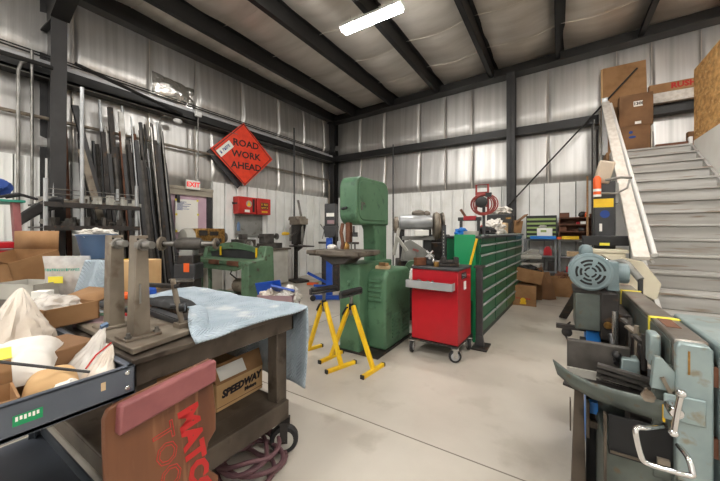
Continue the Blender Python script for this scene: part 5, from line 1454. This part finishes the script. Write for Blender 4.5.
MB().xf(X).box(.115, .185, 2.38, 2.52, 1.18, 1.26).build('junction_cap', 'motor_blue', mo, bevel=.03, seg=4)
MB().xf(X).cyl((.27, 2.46, 1.09), (.36, 2.46, 1.09), .06, n=22).box(.25, .31, 2.40, 2.56, .985, 1.16).build('drive_housing', 'motor_blue', hs, bevel=.006)
MB().xf(X).box(.30, .36, 2.36, 2.7, .66, .86).box(.33, .36, 1.98, 2.4, .5, .80).build('column', 'dark_iron', hs, bevel=.006)
for k in range(3):
    MB().xf(X).bar((.30, 2.25-.16*k, .86), (.36, 2.18-.16*k, .82), .03, .012).cyl((.33, 2.2-.16*k, .72), (.33, 2.2-.16*k, .88), .010).build('linkage', ('cast_iron', 'beige_steel', 'dark_iron')[k], hs)
# chip pan with upturned curved lip
pan = [(.0, 1.79, .655), (.06, 1.745, .625), (.13, 1.70, .615), (.21, 1.655, .62), (.30, 1.615, .63), (.345, 1.60, .63)]
def f(i, k):
    t_ = i*5; a = min(4, int(t_)); r_ = t_-a
    p = Vector(pan[a]).lerp(Vector(pan[a+1]), r_)
    return (p.x-.02*k*(1-i), p.y, p.z+.075*k*(.9+.15*i))
MB().xf(X).grid(f, 20, 3).build('chip_pan_lip', 'saw_grey', hs, recalc=False, solid=.006)
MB().xf(X).prism([(.02, 1.80), (.35, 1.615), (.35, 1.9), (.06, 2.05)], 'z', .605, .615).build('chip_pan', 'dark_iron', hs)
# stand
MB().xf(X).box(.16, .372, 1.63, 2.3, .0, .47).build('base_cabinet', 'saw_grey', hs, bevel=.006)
MB().xf(X).box(.175, .365, 1.622, 1.63, .44, .60).build('opening_shade', 'void_shade', hs)  # black sheet painted for the shade inside the opening
MB().xf(X).bar((.18, 1.615, .455), (.36, 1.615, .455), .008, .008).box(.160, .168, 1.61, 1.64, .0, .60).build('opening_rim', 'bench_steel', hs)
MB().xf(X).box(.32, .355, 1.605, 1.63, .455, .485).build('drain_block', 'beige_steel', hs)
MB().xf(X).box(.12, .158, 1.93, 1.96, 0, .52).build('gap_shade', 'void_shade', hs)  # dark sheet painted for the shaded gap between leg and cabinet
MB().xf(X).box(HX0-.004, HX1, 1.60, 2.9, .0, .44).build('base_cabinet', 'saw_grey', hs, bevel=.006)
MB().xf(X).box(.18, .46, 2.9, 3.0, 0, .78).build('rear_leg', 'saw_grey', hs, bevel=.006)
sl = MB().xf(X).prism([(.052, 0), (.118, 0), (.105, .58), (.07, .6)], 'y', 1.86, 1.90)
sl.box(.118, .13, 1.86, 1.9, .35, .52).box(.05, .056, 1.88, 1.93, .35, .5)
sl.build('stand_leg', 'bench_steel', hs, bevel=.003)
MB().xf(X).box(.118, .17, 1.87, 1.89, .40, .43).build('cross_bar', 'bench_steel', hs)
# chrome T handle and tube handle
th = MB().xf(X).lathe([(.018, 1.515), (.022, 1.525), (.022, 1.585)], (.352, 0, .71), 'y', 16).tube([(.362, 1.52, .775), (.352, 1.52, .71), (.345, 1.52, .645)], .010, 10)
th.ball((.363, 1.52, .782), .016).ball((.344, 1.52, .638), .015)
th.build('t_handle', 'chrome', hs)
MB().xf(X).box(HX0-.035, HX0+.075, 1.575, 1.586, .655, .75).build('handle_plate', 'saw_blue', hs, bevel=.006)
MB().xf(X).tube(smooth_path([(.372, 1.59, .565), (.385, 1.54, .555), (.39, 1.52, .525), (.385, 1.515, .508), (.33, 1.51, .508), (.272, 1.51, .51), (.256, 1.51, .53), (.242, 1.515, .605), (.250, 1.525, .622), (.275, 1.54, .622), (.33, 1.60, .615)], 6), .0095, 12).build('tube_handle', 'chrome', hs)
MB().xf(X).box(HX0-.036, HX0-.03, 1.583, 1.595, .64, .70).build('yellow_label', 'yellow', hs)
# things under and near the saw
one('blue_carton', MB().box(.15, .225, 2.42, 2.6, .0, .72), 'sky_blue', 'white and blue carton standing on end below the saw gear box', 'cardboard box', bevel=.004)
one('caster_frame', MB().lathe([(.015, 2.5), (.03, 2.51), (.03, 2.53), (.015, 2.54)], (-.06, 0, .575), 'y', 18).box(-.12, .1, 2.49, 2.53, .60, .625), 'dark_iron', 'dark bar end with small wheel sticking out left of the saw vise', 'bar')
bpy.data.objects['caster_frame'].location = (.10, 2.46, .655)
hb2 = bpy.data.objects['caster_frame']
one('power_cable', MB().tube(smooth_path([(.30, 3.5, .012), (.20, 4.0, .012), (.09, 4.7, .012), (.07, 5.1, .012), (.15, 5.5, .012)]), .011, 8), 'black_rubber', 'black cable curving over the floor behind the saw gear box', 'cable')
one('leaning_board', MB().bar((.06, 5.75, .0), (.30, 4.9, .72), .10, .02, (0, 1, 0)), 'dark_iron', 'dark grey board leaning against the cream machine behind the saw motor', 'board')

# ================================================================== cream machine by the stairs
cm = thing('vertical_sander', 'cream and black upright machine with a wide black cross bar, before the stairs', 'machine', (.46, 4.62, 0))
MB().box(-.17, .17, -.2, .2, 0, 1.10).build('cabinet', 'cream', cm, bevel=.015)
MB().box(-.19, .19, -.22, .22, 1.10, 1.14).build('cap', 'cream', cm, bevel=.008)
MB().box(-.1, .1, -.03, .12, 1.14, 1.92).build('column', 'charcoal', cm, bevel=.01)
MB().box(-.105, .08, -.034, -.03, 1.62, 1.72).build('yellow_plate', 'yellow', cm)
MB().lathe([(.045, -.036), (.045, -.03)], (-.0, 0, 1.54), 'y', 20).build('round_badge', 'print_blue', cm)
MB().box(-.05, -.025, -.036, -.03, 1.34, 1.43).build('white_tag', 'paper', cm)
MB().box(-.22, .20, -.16, -.12, 1.18, 1.29).box(-.1, .1, -.12, -.02, 1.19, 1.28).build('cross_bar', 'black_plastic', cm, bevel=.006)
MB().box(-.06, .03, -.162, -.16, 1.18, 1.21).build('bar_label', 'yellow_tape', cm)
MB().xf(tilt((-.01, .0, 2.0), 0, 14, 0)).box(-.075, .075, -.05, .1, -.1, .16).build('beige_arm', 'beige_paint', cm, bevel=.02)
MB().lathe([(.038, 1.76), (.038, 1.95), (.02, 1.98)], (-.075, -.085, 0), 'z', 16).build('canister', 'orange', cm)
MB().lathe([(.0385, 1.80), (.0385, 1.83)], (-.075, -.085, 0), 'z', 16).lathe([(.0385, 1.74), (.0385, 1.765)], (-.075, -.085, 0), 'z', 16).build('canister_band', 'paper', cm)
MB().tube([(.0, -.06, 1.93), (.14, -.06, 1.95), (.24, -.02, 1.94)], .014, 8).tube([(-.05, -.09, 1.78), (.1, -.09, 1.77), (.2, -.04, 1.83), (.22, -.03, 1.92)], .011, 8).build('feed_line', 'steel', cm)
MB().box(.06, .13, -.02, .1, 1.66, 1.9).build('side_valve', 'grey_paint', cm, bevel=.01)
MB().cyl((.03, -.30, 1.0), (-.05, -.19, 1.06), .025, n=16).build('white_spout', 'bright_steel', cm)
MB().prism([(.12, .78), (.40, .62), (.44, .80), (.30, 1.02), (.12, 1.06)], 'y', -.26, -.1).build('side_chute', 'cream', cm, bevel=.01)
one('grey_duct', MB().tube(smooth_path([(.66, 3.92, .885), (.62, 3.97, .95), (.56, 4.06, 1.03), (.5, 4.3, 1.0)]), .032, 12), 'grey_paint', 'grey bent duct behind the saw arm beside the cream machine', 'duct')
dl = bpy.data.objects['grey_duct']
sd = thing('stock_stand', 'slim grey support stand under the grey duct by the stairs', 'stand', (.66, 3.92, 0))
MB().cyl((0, 0, 0), (0, 0, .885), .02).box(-.1, .1, -.1, .1, 0, .02).build('post', 'charcoal', sd)
for k, (x, y, zt, m_, lab) in enumerate(((.58, 8.02, 3.55, 'dark_iron', 'dark slim pole standing upright by the back wall next to the stair rail'), (.50, 8.1, 2.5, 'wood', 'slim wooden batten standing by the back wall left of the dark slim pole'), (.70, 7.95, 3.8, 'steel', 'tall grey tube standing against the back wall beside the rail post'), (.66, 8.05, 3.45, 'dark_iron', 'dark curved bar standing by the back wall behind the rail post'))):
    one('stock_pole', MB().bar((x, y-.35, 0), (x+.03, y+.1, zt), .035, .03, (0, 1, 0)), m_, lab, 'pole')

# ================================================================== shelving on the back wall
def shelving(x0, x1, label):
    t = thing('steel_shelving', label, 'shelving', ((x0+x1)/2, 8.17, 0), 0, 'grey shelving on the back wall')
    hw = (x1-x0)/2
    for x in (-hw, hw):
        for y in (-.17, .17):
            MB().box(x-.02, x+.02, y-.02, y+.02, 0, 1.16).build('post', 'shelf_grey', t)
    for z in (.1, .46, .8, 1.16):
        MB().box(-hw-.02, hw+.02, -.2, .2, z-.035, z).build('shelf', 'shelf_grey', t)
    return t
shelving(-.64, -.04, 'grey steel shelving unit under the green fronted drawer case')
shelving(.03, .66, 'grey steel shelving unit under the brown pigeonhole rack')
d = thing('parts_cabinet', 'black parts cabinet with pale green drawer fronts on the left shelving', 'drawer case', (-.31, 8.18, 1.162))
MB().box(-.30, .29, -.14, .16, 0, .52).build('case', 'black_plastic', d, bevel=.004)
for k in range(5):
    MB().box(-.285, .275, -.165, -.14, .035+k*.095, .08+k*.095).build('drawer', 'drawer_green', d, bevel=.003)
b = thing('white_box', 'white box with green print standing on the blue tray', 'box', (-.24, 7.95, 1.232))
MB().box(-.15, .14, -.03, .04, 0, .17).build('box', 'paper', b, bevel=.004)
MB().box(-.08, .03, -.032, -.03, .08, .13).build('print', 'drawer_green', b)
one('blue_tray', MB().box(-.52, -.03, 7.88, 8.03, 1.162, 1.23), 'sky_blue', 'bright blue tray on the front edge of the left shelving', 'tray', bevel=.006)
one('clear_lamp', MB().lump((-.28, 7.96, 1.404), (.14, .08, .07), seed=101, sub=3), 'light_grey', 'small clear bag on top of the white box', 'bag')
p = thing('pigeonhole_rack', 'brown wooden pigeonhole rack on the right shelving', 'rack', (.33, 8.2, 1.162))
mb = MB().box(-.31, -.29, -.14, .15, 0, .46).box(.29, .31, -.14, .15, 0, .46).box(-.31, .31, .13, .15, 0, .46)
mb.build('case', 'brown_wood', p)
for z in (.0, .15, .3, .45): MB().box(-.31, .31, -.15, .14, z, z+.02).build('shelf', 'brown_wood', p)
its = [('small_bin', 'brown_wood', (.12, 8.12), (.18, .12, .1), 1.632, 'dark brown bin at the left end on top of the pigeonhole rack', 'bin'),
 ('tool_pile', 'dark_iron', (.44, 8.13), (.14, .12, .12), 1.632, 'dark pile of tools at the right on top of the pigeonhole rack', 'tools'),
 ('bottle', 'orange', (.50, 8.07), (.05, .05, .1), 1.632, 'orange topped bottle on the pigeonhole rack beside the dark tools', 'bottle'),
 ('box', 'rust', (.59, 8.13), (.06, .1, .07), 1.632, 'rust coloured box at the far right on top of the pigeonhole rack', 'box'),
 ('carton', 'paper', (.45, 8.1), (.09, .1, .06), 1.482, 'white carton on the top level inside the pigeonhole rack', 'carton'),
 ('carton', 'cabinet_red', (.36, 8.1), (.06, .1, .05), 1.482, 'red carton left of the white one inside the pigeonhole rack', 'carton'),
 ('carton', 'brown_wood', (.1, 8.1), (.12, .1, .09), 1.332, 'dark brown carton at the left of the middle pigeonhole level', 'carton'),
 ('carton', 'dark_iron', (.42, 8.1), (.1, .1, .08), 1.332, 'black carton at the right of the middle pigeonhole level', 'carton'),
 ('parts_tray', 'yellow', (.22, 7.96), (.3, .08, .07), 1.162, 'yellow and white tray of parts in front of the pigeonhole rack', 'tray'),
 ('orange_part', 'orange', (.02, 7.98), (.08, .07, .05), 1.162, 'small orange part at the left end of the right shelving top', 'part'),
 ('red_can', 'cabinet_red', (-.19, 8.06), (.16, .14, .2), .802, 'red fuel can standing on the left shelving', 'can'),
 ('grey_tool', 'light_grey', (-.47, 8.08), (.22, .16, .12), .802, 'grey power tool lying left of the red fuel can', 'tool'),
 ('box', 'grey_paint', (-.42, 8.1), (.3, .2, .16), .462, 'grey box on the middle shelf under the red fuel can', 'box'),
 ('box', 'dark_iron', (-.12, 8.1), (.14, .2, .2), .462, 'black box at the right of the middle shelf under the red fuel can', 'box'),
 ('parcel', 'pale_wood', (.28, 8.06), (.24, .16, .1), .802, 'tan parcel on the right shelving behind the saw motor', 'parcel'),
 ('parcel', 'cabinet_red', (.2, 8.05), (.1, .14, .12), .462, 'red parcel at the left of the lower right shelving', 'parcel'),
 ('parcel', 'bag_white', (.36, 8.05), (.16, .14, .14), .462, 'white parcel beside the red one on the lower right shelving', 'parcel'),
 ('parcel', 'charcoal', (.5, 8.1), (.2, .16, .2), .802, 'black parcel at the right end of the right shelving', 'parcel')]
for nm, m_, (x, y), dm, z, lab, cat in its:
    mb = MB()
    if nm == 'red_can': mb.prism([(x-.08, z), (x+.08, z), (x+.08, z+.11), (x+.03, z+.2), (x-.03, z+.2), (x-.08, z+.11)], 'y', y-.07, y+.07)
    elif nm == 'bottle': mb.lathe([(.025, 0), (.025, .07), (.01, .08), (.01, .11)], (x, y, z), n=12)
    elif nm == 'tool_pile': mb.lump((x, y, z), dm, seed=111, sub=3)
    else: mb.obox((x, y, z+dm[2]/2), dm)
    one(nm, mb, m_, lab, cat, bevel=.004)
# folded chair seats and cartons on the floor at the end of the aisle
open_box('carton', 'brown carton with red print and yellow sticker, lowest and nearest in the aisle', (-.56, 6.52, 0), (.46, .42, .36), R(3), 'cardboard', ())
b = bpy.data.objects['carton']
cb = [o for o in bpy.data.objects if o.get('label', '').startswith('brown carton with red print and')][0]
MB().marks((-.03, -.2115, .13), (1, 0, 0), (0, 0, 1), .34, .025, 16, 10).build('lettering', 'print_red', cb, smooth=False)
MB().lathe([(.045, -.2125), (.045, -.2115)], (.02, 0, .10), 'y', 14).box(-.03, .07, -.2125, -.2115, .03, .07).build('yellow_sticker', 'yellow', cb)
MB().box(-.22, .22, -.2, .2, .345, .355).build('closed_top', 'cardboard_dark', cb)
o = open_box('carton', 'tilted open brown carton of black goods resting on the nearest aisle carton', (-.50, 6.62, .375), (.44, .36, .24), R(4), 'cardboard', ((1, -60),), rx=0, ry=10)
o.location = (-.48, 6.66, .40)
one('black_bundle', MB().lump((-.48, 6.66, .45), (.40, .32, .24), .3, 2.5, 121, 4), 'black_plastic', 'black plastic bundle in the tilted aisle carton', 'bundle')
for k in range(2):
    cs = thing('chair_seat', ('upper' if k else 'lower')+' pale grey padded seat stacked above the tilted aisle carton', 'seat', (-.50, 7.15, .62+.16*k), R(10*k))
    MB().prism(rrect(-.22, .22, -.2, .2, .08, 5), 'z', 0, .09).build('seat', 'light_grey', cs, bevel=.025, seg=3)
    MB().bar((-.16, .18, .05), (.06, .24, .16), .1, .03).build('back', 'light_grey', cs, bevel=.01)
one('carton', MB().box(-.74, -.26, 6.98, 7.36, 0, .618), 'cardboard_dark', 'upright brown carton under the two grey padded seats', 'cardboard box', bevel=.006)
one('cardboard_sheet', MB().bar((-.14, 7.1, 0), (-.26, 7.3, .5), .24, .015, (0, 1, 0)), 'cardboard_dark', 'brown cardboard flap leaning right of the black bundle', 'cardboard')
o = open_box('carton', 'lower brown carton standing before the right shelving, its top open', (.06, 7.74, 0), (.46, .36, .38), R(8), 'cardboard', ((1, -30),))
MB().box(-.2, .2, -.15, .15, .28, .3).build('contents', 'charcoal', o)
one('grey_crate', MB().box(-.30, -.10, 7.4, 7.6, 0, .24), 'shelf_grey', 'grey crate between the aisle cartons', 'crate', bevel=.01)
one('red_drill', MB().obox((-.2, 7.33, .03), (.16, .06, .06), (0, 0, .3)), 'cabinet_red', 'red hand tool lying on the floor before the grey crate', 'tool', bevel=.01)
one('mixed_bag', MB().lump((.05, 7.98, .0), (.3, .2, .46), .35, 3, 131, 4), 'brown_wood', 'brown sack standing behind the open carton before the shelving', 'sack')
one('mixed_bag', MB().lump((.42, 7.74, .0), (.24, .2, .62), .35, 3, 132, 4), 'bag_tan', 'pale heap of bagged parts behind the saw motor', 'bag')
